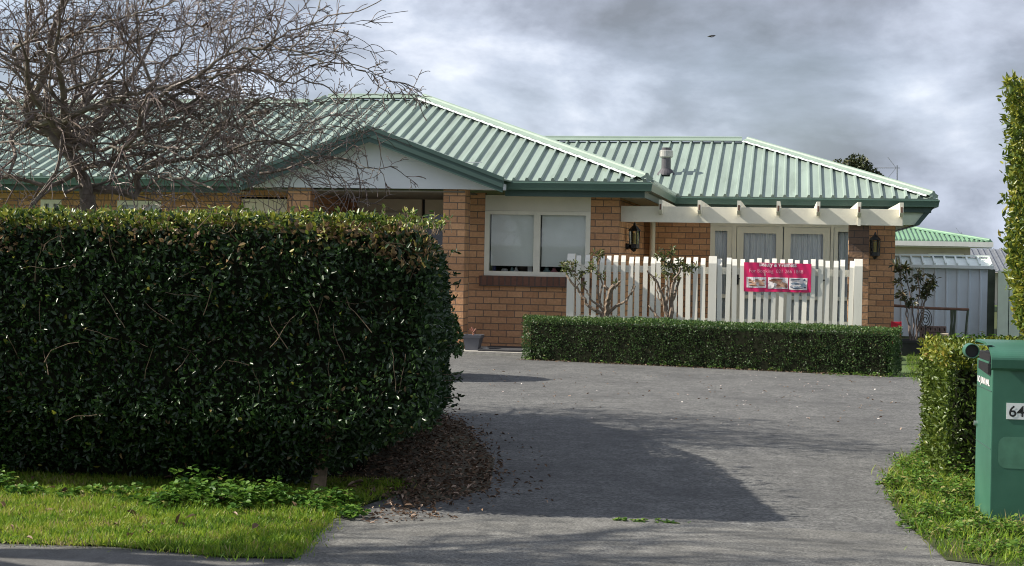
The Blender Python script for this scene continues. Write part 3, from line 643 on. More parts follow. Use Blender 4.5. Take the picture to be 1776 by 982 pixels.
for l_, xx in ((l1, xd(1281)), (l2, xd(1437))):
    h_ = MB(); h_.box(xx - .018, xx + .018, yd - .01, yd + .004, .93, 1.13); h_.tube([(xx, yd - .01, 1.03), (xx, yd - .05, 1.03), (xx + (.1 if l_ is l1 else -.1), yd - .05, 1.03)], .01, 6); h_.build('handle', M['black'], l_)
cu = MB(); nx = 240; xs_ = [dl + .03 + (dr - dl - .06) * i / nx for i in range(nx + 1)]
ys_ = [YW2 + .095 + .018 * math.sin(x * 55 + 1.5 * math.sin(x * 9)) + .01 * math.sin(x * 131) for x in xs_]
for i in range(nx): cu.quad((xs_[i], ys_[i], .05), (xs_[i+1], ys_[i+1], .05), (xs_[i+1], ys_[i+1], 2.05), (xs_[i], ys_[i], 2.05))
tag(cu.build('curtain', M['net'], None, smooth=True), 'thin white net curtains hanging behind the cream french doors', 'curtain')
# downpipe
dp = MB(); xdp = XC + .14; dp.tube([(xdp, YW2 - .08, .05), (xdp, YW2 - .08, 2.2)], .045, 12); dp.build('downpipe', M['white'], house, smooth=False)
# flue
fb_ = on_right_front(1155, 304); fz = fb_.z + .055
fl = MB(); fl.lathe((fb_.x, fb_.y, fz), [(.078, -.05), (.078, .40)], 20); fobj = fl.build('chimney_flue', M['flue'], house)
zc = PY(1156, 273, fb_.y).z - fz; zc1 = PY(1156, 261, fb_.y).z - fz
MB().lathe((fb_.x, fb_.y, fz), [(.06, zc - .02), (.105, zc), (.112, zc + .01), (.112, zc1 - .01), (.10, zc1), (.0, zc1 + .015)], 20).build('flue_cap', M['fluecap'], fobj)
bt_ = MB(); bt_.lathe((fb_.x, fb_.y, fz), [(.15, -.055), (.14, -.02), (.10, .03), (.085, .05), (.0, .05)], 18); bt_.build('flue_boot', M['boot'], fobj)

# ------------------------------------------------------------------ pergola
YP = 20.72
perg = thing('pergola', (0, YP, 0), 'cream timber pergola beam with seven rafter tails carried on a sooty brick pier', 'pergola')
bl_, br_ = PY(1076, 358.5, YP), PY(1566, 362, YP); bz0 = (PY(1076, 385.5, YP).z + PY(1566, 391, YP).z) / 2; bz1 = (bl_.z + br_.z) / 2
MB().box(bl_.x + .008, br_.x, YP, YP + .045, bz0, bz1).build('beam', M['white'], perg, bevel=.003)
for px in (1145.5, 1213, 1281.7, 1350, 1419.4, 1490.4, 1564.0):
    x = PY(px, 360, YP - .16).x; yt = YP - .17; zt_ = bz1 + .085; zb_ = bz1 - .105
    r_ = MB(); yend = YE2 + .10 if x > B_.x else (YP + 2.5); yend = YE2 - .03
    prof = [(yt, zt_), (yend, zt_ + .0), (yend, zb_ + .02), (YP + .05, zb_ + .02), (YP + .05, bz1 + .002), (YP - .005, bz1 + .002), (YP - .005, zb_), (yt + .05, zb_), (yt, zb_ + .05)]
    r_.prism([Vector((x - .024, a, b)) for a, b in prof], (.048, 0, 0)); r_.build('rafter', M['white'], perg)
    MB().box(x - .012, x + .012, yt - .006, yt - .001, zb_ + .055, zt_ - .06).build('end_slot', M['rust'], perg)
px0, px1 = PY(1472, 450, YP + .02).x, PY(1507, 450, YP + .02).x
M['brick_soot'] = brick('orange_brick_soot', (0.46, 0.27, 0.155), (0.33, 0.185, 0.105), (0.15, 0.11, 0.085), bw=.24, blotch=(px0 + .1, bz0 - .12, .30))  # darker brick, darkest in a patch near the top
MB().box(px0, px1, YP + .055, YP + .055 + .26, 0, bz0 + .19).build('brick_pier', M['brick_soot'], perg)
st = MB(); xs0 = PY(1490, 380, YP).x; st.box(xs0 - .02, xs0 + .02, YP - .012, YP - .001, bz0 - .01, bz0 + .14); st.build('post_strap', M['white'], perg)
lb_ = MB(); lb_.box(px0, px1, YP + .002, YP + .05, bz0 - .002, bz0 - .001)

# wall lanterns
def lantern(x, y, zc, out, label):
    o = Vector(out); base = Vector((x, y, zc)); c = base + o * .12
    t = thing('wall_lantern', base, label, 'lantern', 'black coach lanterns on the brick walls')
    b = MB(); b.tube([base + Vector((0, 0, -.13)), base + Vector((0, 0, -.13)) + o * .04], .045, 12); b.tube([base + o * .03 + Vector((0, 0, -.13)), c + Vector((0, 0, -.20)), c + Vector((0, 0, -.145))], .014, 8)
    b.lathe(c, [(0, -.205), (.02, -.195), (.03, -.17), (.075, -.15), (.075, -.10), (.062, -.095)], 6)
    for k in range(6):
        a = 2 * math.pi * k / 6; p = c + Vector((.068 * math.cos(a), .068 * math.sin(a), -.1)); q = p + Vector((.008 * math.cos(a), .008 * math.sin(a), .2)); b.tube([p, q], .007, 5)
    b.build('bracket', M['black'], t)
    MB().lathe(c, [(.095, .095), (.085, .105), (.055, .145), (.022, .175), (.018, .195), (.008, .215), (0, .225)], 6).build('lantern_cap', M['black'], t)
    MB().lathe(c, [(.064, -.096), (.07, .098)], 6).build('lamp_glass', M['lampglass'], t)
    MB().lathe(c, [(.022, -.096), (.022, .06)], 10).build('lamp_sleeve', M['lamp_inner'], t)
pl = PY(1517, 425, YW2); lantern(pl.x, YW2 - .003, pl.z - .02, (0, -1, 0), 'black hexagonal wall lantern on the brick beside the sooty pergola pier')
r = ray(1100, 412); k = (XC + .12) / r.x; lp = r * k + Vector((0, 0, EYE)); lantern(XC + .003, lp.y, lp.z, (1, 0, 0), 'black hexagonal wall lantern by the white downpipe, under the left end of the pergola')

# ------------------------------------------------------------------ picket fence and banner
YFc = 19.95
fp0, fp1, fp2 = PY(991, 441, YFc), PY(1236.5, 446, YFc), PY(1489, 452, YFc)
fence = thing('picket_fence', (fp1.x, YFc, 0), 'white picket fence with slanted picket tops between three square posts', 'fence')
zp = 1.345
def picket_mesh(w, h, t):
    mb = MB(); sl_ = .085
    mb.prism([Vector((-w/2, -t/2, .06)), Vector((-w/2, t/2, .06)), Vector((-w/2, t/2, h)), Vector((-w/2, -t/2 + .002, h - sl_ + .003)), Vector((-w/2, -t/2, h - sl_ - .002))], (w, 0, 0)); return mb
rngp = random.Random(4)
pk = None
def put_child(name, src, parent, loc, rot=(0, 0, 0)):
    o = src.copy(); o.name = name; COL.objects.link(o); o.parent = parent; o.location = loc; o.rotation_euler = rot; return o
pme = picket_mesh(.060, zp, .045).build('picket', M['picket'], None); pme.parent = fence
first = True
def xs_between(a, b, n): return [a + (b - a) * (i + 1) / (n + 1) for i in range(n)]
for x in xs_between(fp0.x + .02, fp1.x - .02, 18) + xs_between(fp1.x + .0, fp2.x - .0, 18):
    loc = (x - fp1.x + rngp.uniform(-.004, .004), rngp.uniform(-.005, .005), rngp.uniform(-.012, .010)); rot = (rngp.uniform(-.01, .01), rngp.uniform(-.014, .014), rngp.uniform(-.08, .08))
    if first: pme.location = loc; pme.rotation_euler = rot; first = False
    else: put_child('picket', pme, fence, loc, rot)
for k, p in enumerate((fp0, fp1, fp2)):
    w = .105 if k else .10
    mb = MB(); y0 = YFc - .035
    mb.prism([Vector((p.x - w/2, y0, 0)), Vector((p.x - w/2, y0 + .1, 0)), Vector((p.x - w/2, y0 + .1, zp + .02)), Vector((p.x - w/2, y0 + .03, zp + .018)), Vector((p.x - w/2, y0, zp - .075))], (w, 0, 0)); mb.build('post', M['picket'], fence)
for a, b in ((fp0, fp1), (fp1, fp2)):
    for z in (zp - .17, .50): MB().box(a.x + .053, b.x - .053, YFc + .026, YFc + .06, z - .045, z + .045).build('rail', M['picket'], fence)
# banner
YBn = YFc - .036
b0, b1, b2, b3 = PY(1290.5, 455, YBn), PY(1407.5, 458, YBn), PY(1406, 507.5, YBn), PY(1290, 505.5, YBn)
ban = thing('banner', (b0.x, YBn, b3.z), 'crimson vinyl banner with white lettering and three pictures tied to the picket fence', 'banner')
bw_, bh_ = (b1.x - b0.x), (b0.z - b3.z)
def bpt(u, v, off=0.0):      # u right 0..1, v up 0..1 on the banner cloth
    p = (b3 * (1 - u) + b2 * u) * (1 - v) + (b0 * (1 - u) + b1 * u) * v
    y = YBn - .006 + .006 * math.sin(u * 21 + v * 3) * (1 - .5 * v) + .004 * math.sin(u * 47 + v * 9) - off
    return Vector((p.x, y, p.z + .004 * math.sin(u * 9) * (v - .5)))
def cloth(mb, u0, u1, v0, v1, off, nu=24, nv=8):
    vs = [bpt(u0 + (u1 - u0) * i / nu, v0 + (v1 - v0) * j / nv, off) for j in range(nv + 1) for i in range(nu + 1)]
    mb.add(vs, [(j*(nu+1) + i, j*(nu+1) + i + 1, (j+1)*(nu+1) + i + 1, (j+1)*(nu+1) + i) for j in range(nv) for i in range(nu)])
c_ = MB(); cloth(c_, 0, 1, 0, 1, 0, 60, 12); c_.build('vinyl', M['pink'], ban, smooth=True)
def blob(mb, u, v, ru, rv, off, rot=0, n=14):
    vs = [bpt(u, v, off)] + [bpt(u + ru * math.cos(a) * math.cos(rot) - rv * math.sin(a) * math.sin(rot) * .4, v + rv * math.sin(a) * math.cos(rot) + ru * math.cos(a) * math.sin(rot) * 2, off) for a in [2 * math.pi * k / n for k in range(n)]]
    mb.add(vs, [(0, 1 + k, 1 + (k + 1) % n) for k in range(n)])
pics = [((.04, .335, .14, .50), 0), ((.36, .66, .11, .50), 1), ((.675, .945, .09, .50), 2)]
for (u0, u1, v0, v1), kind in pics:
    mb = MB(); cloth(mb, u0, u1, v0, v1, .003, 12, 5)
    du, dv = u1 - u0, v1 - v0
    if kind == 0:
        mb.mi = 1
        for u, v, ru, rv, ro in ((.3, .55, .22, .14, .2), (.62, .6, .2, .13, -.1), (.45, .28, .32, .12, .05), (.78, .4, .14, .12, 0)): blob(mb, u0 + u * du, v0 + v * dv, ru * du, rv * dv, .005, ro * .2)
        mb.mi = 2
        for u, v, ru, rv in ((.16, .72, .07, .1), (.52, .75, .1, .06), (.85, .7, .08, .09), (.35, .2, .22, .05), (.8, .2, .15, .05)): blob(mb, u0 + u * du, v0 + v * dv, ru * du, rv * dv, .007)
    elif kind == 1:
        mb.mi = 1
        for u, v, ru, rv in ((.5, .42, .3, .34), (.8, .35, .17, .22)): blob(mb, u0 + u * du, v0 + v * dv, ru * du, rv * dv, .005)
        mb.mi = 2
        for u, v, ru, rv in ((.45, .8, .3, .12), (.2, .72, .15, .08), (.52, .3, .1, .1), (.92, .25, .06, .2)): blob(mb, u0 + u * du, v0 + v * dv, ru * du, rv * dv, .007)
        mb.mi = 0
        for u, v, ru, rv in ((.17, .3, .15, .27),): blob(mb, u0 + u * du, v0 + v * dv, ru * du, rv * dv, .009)
    else:
        mb.mi = 3
        for u, v, ru, rv in ((.5, .5, .4, .14), (.35, .28, .28, .12), (.75, .36, .18, .16)): blob(mb, u0 + u * du, v0 + v * dv, ru * du, rv * dv, .005)
        mb.mi = 0
        for u, v, ru, rv in ((.42, .36, .25, .09), (.6, .6, .2, .04)): blob(mb, u0 + u * du, v0 + v * dv, ru * du, rv * dv, .007)
        mb.mi = 4
        for u, v, ru, rv in ((.84, .83, .06, .1), (.5, .1, .3, .045), (.14, .22, .08, .05), (.88, .2, .07, .05), (.42, .5, .16, .06), (.35, .87, .28, .04), (.3, .75, .24, .035)): blob(mb, u0 + u * du, v0 + v * dv, ru * du, rv * dv, .009)
    mb.build('picture', [M['print_white'], M['skin'], M['skin_dark'], M['print_grey'], M['print_navy']], ban)
def text_mesh(txt, size, bold=0.0, align='CENTER'):
    cu_ = bpy.data.curves.new('lettering', 'FONT'); cu_.body = txt; cu_.size = size; cu_.offset = bold; cu_.align_x = align; cu_.align_y = 'CENTER'; cu_.extrude = 0.0
    o = bpy.data.objects.new('lettering_tmp', cu_); COL.objects.link(o); dg = bpy.context.evaluated_depsgraph_get(); dg.update()
    me = bpy.data.meshes.new_from_object(o.evaluated_get(dg)); bpy.data.objects.remove(o); bpy.data.curves.remove(cu_); return me
def banner_text(txt, uc, vc, width, height, mat, vmax=1.0, bold=0.0):
    me = text_mesh(txt, 1.0, bold); xs = [v.co.x for v in me.vertices]; ys = [v.co.y for v in me.vertices]
    xa, xb, ya, yb = min(xs), max(xs), min(ys), max(ys)
    for v in me.vertices:
        u = uc + ((v.co.x - xa) / (xb - xa) - .5) * width; w = vc + ((v.co.y - ya) / (yb - ya) - .5) * height
        v.co = bpt(u, min(w, vmax), .005)
    me.materials.clear(); me.materials.append(mat)
    link_mesh('lettering', me, ban)
banner_text('Beauty & Wellness', .505, .925, .55, .20, M['print_white'], vmax=.985, bold=.02)
banner_text('For Booking  021 266 1848', .48, .70, .80, .16, M['print_pale'])

# ------------------------------------------------------------------ small things at the house
wz = wz0 + .05
def figurine(px, py, h, r, mat, label, kindshape=0):
    p = PY(px, py, YL + .15); mb = MB()
    if kindshape == 0: mb.lathe((p.x, YL + .16, wz), [(r, 0), (r * 1.05, h * .25), (r * .55, h * .55), (r * .6, h * .75), (r * .3, h * .95), (0, h)], 12)
    elif kindshape == 1: mb.lathe((p.x, YL + .16, wz), [(r * .5, 0), (r, h * .35), (r * .9, h * .8), (r * .7, h), (0, h)], 12)
    else: mb.box(p.x - r, p.x + r, YL + .14, YL + .17, wz, wz + h)
    tag(mb.build('ornament', mat, None), label, 'ornament', 'ornaments on the window ledge')
o_white = plain('ornament_white', (.6, .6, .58), .4); o_blue = plain('ornament_blue', (.06, .07, .22), .4); o_pink = plain('ornament_pink', (.5, .2, .22), .4); o_teal = plain('ornament_teal', (.2, .3, .3), .4)
figurine(857, 465, .10, .03, o_blue, 'dark blue ornament at the left end of the window ledge', 1)
figurine(875, 467, .05, .05, o_white, 'low white dish on the window ledge beside the dark blue ornament', 1)
figurine(888, 466, .075, .035, o_teal, 'grey green ornament standing right of the low white dish', 0)
figurine(895, 466, .08, .033, o_white, 'small rounded white figure near the middle of the left pane', 0)
figurine(919, 465, .10, .03, o_white, 'upright white card standing by the window mullion', 2)
figurine(948, 469, .09, .055, o_teal, 'pale teal figure on the ledge of the right pane', 0)
figurine(961, 469, .08, .05, o_pink, 'pink figure next to the pale teal one on the ledge', 0)
# doormat
m0 = G(838, 617); tag(MB().box(-4.05, -3.42, 19.45, 20.3, .05, .075).build('doormat', M['mat'], None, bevel=.006), 'flat charcoal doormat on the porch slab below the brick wall', 'doormat')
# grey pot by the column
gp_ = G(822, 613); gx, gy = gp_.x, 19.62
pt = thing('plant_pot', (gx, gy, .05), 'small square grey pot with a withered seedling beside the porch column', 'plant pot')
t_ = MB(); hw0, hw1, ph = .085, .11, .205
def taper_pot(mb, c, a, b, h, lip=.02):
    c = Vector(c)
    sq = lambda s, z: [c + Vector((i * s, j * s, z)) for i, j in ((-1,-1),(1,-1),(1,1),(-1,1))]
    rings = [sq(a, 0), sq(b, h - .04), sq(b + lip * .7, h - .04), sq(b + lip, h), sq(b - .005, h), sq(b - .01, h - .03)]
    vs = [p for q in rings for p in q]; fs = [(3,2,1,0)] + [(k*4 + i, k*4 + (i+1) % 4, (k+1)*4 + (i+1) % 4, (k+1)*4 + i) for k in range(len(rings)-1) for i in range(4)] + [tuple(range(20, 24))]
    mb.add(vs, fs)
taper_pot(t_, (gx, gy, .05), hw0, hw1, ph); t_.build('pot', M['greypot'], pt)
t_ = MB(); t_.tube([(gx, gy, .22), (gx + .01, gy, .30), (gx - .02, gy, .36)], .012, 5); t_.tube([(gx, gy, .28), (gx + .04, gy, .33)], .015, 5); t_.tube([(gx - .01, gy, .3), (gx - .05, gy, .33)], .013, 5); t_.build('seedling', M['skin_dark'], pt)
tag(MB().lathe((gx + .18, gy - .02, .05), [(.03, 0), (.05, .012), (.045, .03), (.02, .042), (0, .044)], 9).build('pebble', M['concrete'], None), 'pale flat pebble lying right of the small grey pot', 'stone')

# ------------------------------------------------------------------ plants made of branches
def shrub_from(name, label, cat, stems, clusters, Y, mat_s, mat_l, conv, group=None, leaf=.055, seed=1, nleaf=40, base=None, parent=None):
    rng = random.Random(seed); nr = np.random.default_rng(seed)
    b0 = conv(*stems[0][0][0]); base = base or Vector((b0.x, Y, 0))
    t = parent or thing(name, base, label, cat, group)
    mb = MB()
    for pts, r0, r1 in stems:
        ps = []; dy = rng.uniform(-.22, .22)
        for i, p in enumerate(pts):
            q = conv(*p); q.y += dy * i / len(pts); ps.append(q)
        fine = []
        for i in range(len(ps) - 1):
            for k in range(4):
                q = ps[i].lerp(ps[i+1], k / 4)
                if i or k: q += Vector((rng.gauss(0, .008), rng.gauss(0, .008), rng.gauss(0, .006)))
                fine.append(q)
        fine.append(ps[-1]); n = len(fine)
        mb.tube(fine, [r0 + (r1 - r0) * (i / (n-1)) ** .8 for i in range(n)], 7)
    P = []
    for (u, v, rad, cnt) in clusters:
        c = conv(u, v); R = (conv(u + rad, v) - c).length
        for k in range(max(2, cnt // 9)):
            g = c + Vector((rng.gauss(0, R * .5), rng.gauss(0, R * .5), rng.gauss(0, R * .5)))
            mb.tube([c.lerp(g, -.2), c.lerp(g, .5) + Vector((0, 0, .01)), g], [.006, .005, .004], 4)
            for q in range(9): P.append((g.x, g.y, g.z))
    mb.build('stems', mat_s, t)
    if P:
        P = np.array(P); n = len(P); A = nr.normal(size=(n, 3)) + np.array([0, 0, .25]); Nn = unit(nr.normal(size=(n, 3)) + np.array([0, 0, 1.0]))
        P = P + unit(A) * .012
        leaves('leaves', P, A, Nn, nr.uniform(.7, 1.3, n) * leaf, nr.uniform(.32, .46, n) * leaf, np.clip(nr.beta(2, 2.2, n), 0, 1), mat_l, t)
    return t
Ys = 19.35
cv1 = lambda u, v: PY(960 + u / 5.917, 420 + v / 5.917, Ys)
s1 = [([(530, 1120), (530, 800), (535, 720)], .05, .04), ([(530, 790), (470, 710), (390, 680), (310, 560), (250, 480), (140, 340)], .03, .014), ([(525, 770), (500, 690), (470, 600), (440, 440)], .024, .012),
      ([(545, 760), (560, 620), (590, 500), (640, 440)], .036, .03), ([(640, 450), (700, 405)], .022, .01), ([(590, 510), (515, 450)], .03, .02), ([(545, 750), (640, 660), (760, 590), (840, 450)], .026, .008), ([(500, 700), (380, 580), (330, 480), (300, 400)], .016, .008), ([(470, 600), (500, 420), (450, 320), (475, 110)], .016, .007), ([(800, 540), (810, 450)], .008, .005), ([(250, 480), (270, 360)], .01, .006)]
c1 = [(130, 260, 55, 60), (210, 300, 60, 60), (200, 220, 50, 36), (300, 340, 40, 27), (380, 270, 40, 45), (470, 95, 40, 36), (440, 150, 30, 18), (470, 330, 40, 27), (310, 450, 25, 9), (400, 240, 40, 27), (640, 430, 12, 9)]
shrub_from('garden_shrub', 'gnarled pruned shrub with stubby grey limbs before the left end of the picket fence', 'shrub', s1, c1, Ys, M['shrub_stem'], M['shrubleaf'], cv1, 'pruned shrubs between the picket fence and low hedge', seed=2)
s2 = [([(1190, 1120), (1190, 800), (1200, 700)], .045, .038), ([(1190, 790), (1215, 620), (1230, 420), (1270, 350), (1310, 260)], .034, .012), ([(1175, 800), (1140, 600), (1100, 500), (1040, 380), (970, 290)], .03, .01), ([(1220, 600), (1280, 380), (1200, 250), (1110, 210)], .02, .009), ([(1090, 790), (1030, 720), (975, 650)], .018, .01),
      ([(1160, 700), (1165, 480), (1170, 330)], .024, .01), ([(1230, 430), (1300, 280), (1420, 260)], .014, .007), ([(1200, 640), (1250, 550)], .014, .008), ([(1100, 500), (1150, 440)], .014, .008), ([(1120, 640), (1070, 560), (1060, 430)], .014, .006)]
c2 = [(1080, 130, 45, 36), (1120, 180, 40, 27), (1220, 110, 45, 45), (1280, 270, 50, 54), (1170, 340, 45, 45), (1350, 280, 45, 54), (1420, 265, 40, 45), (1200, 230, 60, 45), (1250, 380, 35, 27), (1040, 390, 30, 18), (1140, 250, 40, 27), (1310, 220, 40, 27)]
shrub_from('garden_shrub', 'upright pruned shrub with brown flaking stems before the middle of the left fence panel', 'shrub', s2, c2, Ys, M['shrub_stem'], M['shrubleaf'], cv1, 'pruned shrubs between the picket fence and low hedge', seed=5)
# potted bush at the right
Yq = 22.2; cv2 = lambda u, v: PY(1500 + u / 2.804, 250 + v / 2.804, Yq)
qc = PY(1583, 600, Yq); pbase = Vector((qc.x, Yq, .006))
pb = thing('potted_bush', pbase, 'sparse leafy rhododendron in a square black pot on the lawn by the brick corner', 'potted plant')
t_ = MB(); zpt = PY(1583, 590, Yq).z; taper_pot(t_, pbase, .155, .19, zpt); t_.build('pot', M['pot'], pb)
t_ = MB(); t_.box(pbase.x - .17, pbase.x + .17, Yq - .17, Yq + .17, zpt - .06, zpt - .045); t_.build('potting_soil', M['soil'], pb)
s3 = [([(225, 970), (205, 850), (198, 760), (165, 620)], .014, .007), ([(238, 970), (240, 850), (225, 740), (200, 610)], .014, .007), ([(240, 970), (255, 820), (262, 700), (255, 650)], .014, .006), ([(245, 970), (285, 800), (300, 700), (335, 665)], .016, .007), ([(232, 970), (215, 860), (190, 740)], .01, .006), ([(250, 940), (275, 840), (275, 740)], .009, .006)]
c3 = [(160, 590, 22, 36), (200, 600, 20, 36), (175, 640, 20, 27), (255, 655, 20, 36), (330, 665, 20, 36), (295, 700, 20, 36), (230, 700, 18, 18), (185, 735, 22, 36), (225, 760, 16, 18), (275, 740, 18, 27), (340, 690, 12, 9), (165, 680, 14, 18), (300, 730, 14, 18), (200, 775, 14, 9)]
shrub_from('x', 'x', 'x', s3, c3, Yq, M['twig'], leafmat('rhodo_leaf', [(0, (.03, .045, .018)), (.6, (.07, .075, .03)), (1, (.15, .10, .05))], transl=.15), cv2, leaf=.085, seed=9, parent=pb)

# ------------------------------------------------------------------ things at the right, beyond the low hedge
q = PY(1555, 567, 22.6)
ch = thing('toy_chair', (q.x, 22.6, .006), 'small red plastic child chair standing behind the end of the low hedge', 'chair')
t_ = MB(); hw = .075; x0, x1 = q.x - hw, q.x + hw; zt_ = PY(1555, 558, 22.6).z
t_.box(x0, x1, 22.68, 22.70, .2, zt_ - .03); t_.box(x0, x0 + .02, 22.675, 22.705, .19, zt_); t_.box(x1 - .02, x1, 22.675, 22.705, .19, zt_); t_.box(x0 + .02, x1 - .02, 22.672, 22.708, zt_ - .03, zt_ - .005); t_.build('backrest', M['red'], ch)
MB().box(x0, x1, 22.52, 22.67, .17, .19).build('seat', M['red'], ch)
for a, b in ((x0 + .012, 22.53), (x1 - .012, 22.53), (x0 + .012, 22.69), (x1 - .012, 22.69)): MB().tube([(a, b, .006), (a, b, .17)], .011, 6).build('leg', M['red'], ch)
Yr = 24.6; r0, r1 = PY(1548, 530, Yr), PY(1680, 537, Yr)
gr = thing('garden_rail', (r1.x, Yr, 0), 'low rusty pipe rail on thin stakes in front of the pale blue shed', 'rail')
MB().tube([r0, r0.lerp(r1, .5) + Vector((0, 0, -.012)), r1], .022, 8).build('pipe', M['rust'], gr)
for px, dx in ((1653, -.05), (1657, -.03), (1679, -.05), (1500 + 150, .02)):
    p = PY(px, 537, Yr); MB().tube([(p.x + dx, Yr, 0), (p.x, Yr, p.z + .015)], .018, 6).build('stake', M['stake'], gr)
Yk = 25.4; k0, k1 = PY(1594, 586, Yk), PY(1642, 566, Yk)
t_ = MB(); nxx, nzz = 6, 3; zk1 = k1.z
for j in range(nzz):
    for i in range(nxx):
        xa = k0.x + (k1.x - k0.x) * (i + (.5 if j % 2 else 0) * .6) / nxx; xb = xa + (k1.x - k0.x) / nxx * .93; za = zk1 * j / nzz; zb_ = za + zk1 / nzz * .93; wq = .025
        t_.box(xa, xb, Yk, Yk + .2, za, za + wq); t_.box(xa, xb, Yk, Yk + .2, zb_ - wq, zb_); t_.box(xa, xa + wq, Yk, Yk + .2, za + wq, zb_ - wq); t_.box(xb - wq, xb, Yk, Yk + .2, za + wq, zb_ - wq); t_.box(xa + wq, xb - wq, Yk + .12, Yk + .19, za + wq, zb_ - wq)
tag(t_.build('block_stack', M['breeze'], None), 'low stack of hollow brown blocks in front of the shed wall', 'stack')
k0, k1 = PY(1624, 594, 23.6), PY(1646, 579, 23.6)
tag(MB().box(k0.x, k1.x, 23.6, 23.78, .006, k1.z).build('concrete_block', M['block'], None, bevel=.008), 'single tan concrete block lying on the grass before the hollow blocks', 'block')
p = PY(1605, 565, 24.3); t_ = MB(); sp = []
for k in range(60): a = k * .38; rr = .015 + .0016 * k; sp.append((p.x + rr * math.cos(a), 24.3 + .01 * math.sin(k), p.z + .10 + rr * math.sin(a) * 1.6))
t_.tube(sp, .007, 5); t_.tube([(p.x, 24.3, 0), (p.x, 24.3, p.z + .02)], .008, 5)
tag(t_.build('wire_ornament', M['black'], None), 'curly black wire garden ornament standing by the potted bush', 'garden ornament')

# shed
YS = 28.0
s0, s1_ = PY(1500, 458, YS).x, PY(1718, 460, YS).x; zs1 = PY(1640, 459.5, YS).z
shed = thing('metal_shed', ((s0 + s1_) / 2, YS, 0), 'pale blue steel garden shed with upright ribs and a short pale roof', 'shed')
t_ = MB(); t_.box(s0, s1_, YS, YS + 2.4, 0, zs1); t_.build('wall', M['shed'], shed)
t_ = MB(); x = s1_ - .17
while x > s0: t_.prism([Vector((x - .022, YS + .002, .05)), Vector((x - .012, YS - .028, .05)), Vector((x + .012, YS - .028, .05)), Vector((x + .022, YS + .002, .05))], (0, 0, zs1 - .08)); x -= .195
t_.build('wall_rib', M['shed'], shed)
t_ = MB(); za, zb_ = PY(1640, 460, YS - .1).z, PY(1640, 448, YS + .12).z
t_.prism([Vector((s0, YS - .1, za)), Vector((s0, YS + .35, zb_ + .02)), Vector((s0, YS + 2.5, zb_ - .15)), Vector((s0, YS + 2.5, zb_ - .2)), Vector((s0, YS - .1, za - .05))], (s1_ + .03 - s0, 0, 0)); x = s1_
while x > s0: t_.beam((x, YS - .11, za + .015), (x, YS + .35, zb_ + .04), .03, .04); x -= .195
t_.beam((s0, YS + .36, zb_ + .05), (s1_ + .03, YS + .36, zb_ + .05), .16, .03)
t_.build('roof', M['shedroof'], shed)
MB().box(s0, s1_ + .04, YS - .13, YS - .105, za - .055, za + .0).build('gutter', M['shedroof'], shed)
# pale green board fence
gf0 = G(1733, 590); Yf = 26.8; x0, x1 = PY(1731, 500, Yf).x, 9.0
gfen = thing('board_fence', (x0, Yf, 0), 'pale green steel panel fence with narrow dark joints right of the shed', 'fence')
zf = PY(1745, 470, Yf).z; t_ = MB(); x = x0
while x < x1: t_.box(x, x + .175, Yf, Yf + .03, 0, zf); x += .19
t_.build('panel', M['greenfence'], gfen)
MB().box(x0, x1, Yf + .032, Yf + .06, .05, zf - .02).build('backing_rail', M['fascia'], gfen)
MB().box(x0 - .13, x0 - .012, Yf + .3, Yf + .36, 0, zf + .02).build('end_post', M['stake'], gfen)  # dark board added behind, stands for the shade in the gap
# neighbour's house
YN = 44.0
n0, n1 = PY(1440, 426, YN), PY(1722, 427, YN); zr = PY(1553, 392, YN + 3.5); ze = PY(1640, 426, YN).z
nh = thing('neighbour_house', ((n0.x + n1.x) / 2, YN, 0), 'pale house with bright green corrugated hip roof beyond the shed', 'house')
MB().box(n0.x, n1.x - .55, YN + .5, YN + 6, 0, ze - .05).build('wall', M['nwall'], nh)
t_ = MB(); w_ = 3.0
hipx = bisect(lambda w: (PY(1560, 393, YN + w).x + 0) - (n1.x - w), .5, 6.0); ridge = PY(1560, 393, YN + hipx)
roof_plane(t_, [Vector((n0.x, YN, ze + .12)), Vector((n1.x, YN, ze + .12)), ridge, Vector((n0.x, ridge.y, ridge.z))], (1, 0, 0), pitch=.125, rh=.045, rw=.06, tw=.035)
t_.quad(Vector((n1.x, YN, ze + .12)), Vector((n1.x, YN + 2 * hipx, ze + .12)), ridge); t_.quad(Vector((n0.x, ridge.y, ridge.z)), ridge, Vector((n1.x, YN + 2 * hipx, ze)), Vector((n0.x, YN + 2 * hipx, ze)))
nr_ = t_.build('roof', M['nroof'], nh)
t_ = MB(); capline(t_, Vector((n1.x, YN, ze + .12)), ridge, w=.12, lift=.05); t_.build('ridge_cap', M['nroof'], nr_)
MB().box(n0.x, n1.x, YN - .12, YN - .0, ze - .02, ze + .115).build('gutter', M['ngutter'], nh)
MB().box(n0.x, n1.x - .02, YN + .01, YN + .49, ze - .06, ze - .03).build('soffit', M['ngutter'], nh)
t_ = MB(); a, b = PY(1610, 440, YN + .49).x, PY(1672, 440, YN + .49).x; t_.box(a, b, YN + .46, YN + .5, ze - 1.2, ze - .22); wq = t_.build('window', M['white'], nh)
MB().quad((a + .06, YN + .45, ze - 1.14), (b - .06, YN + .45, ze - 1.14), (b - .06, YN + .45, ze - .28), (a + .06, YN + .45, ze - .28)).build('pane', M['print_navy'], wq)
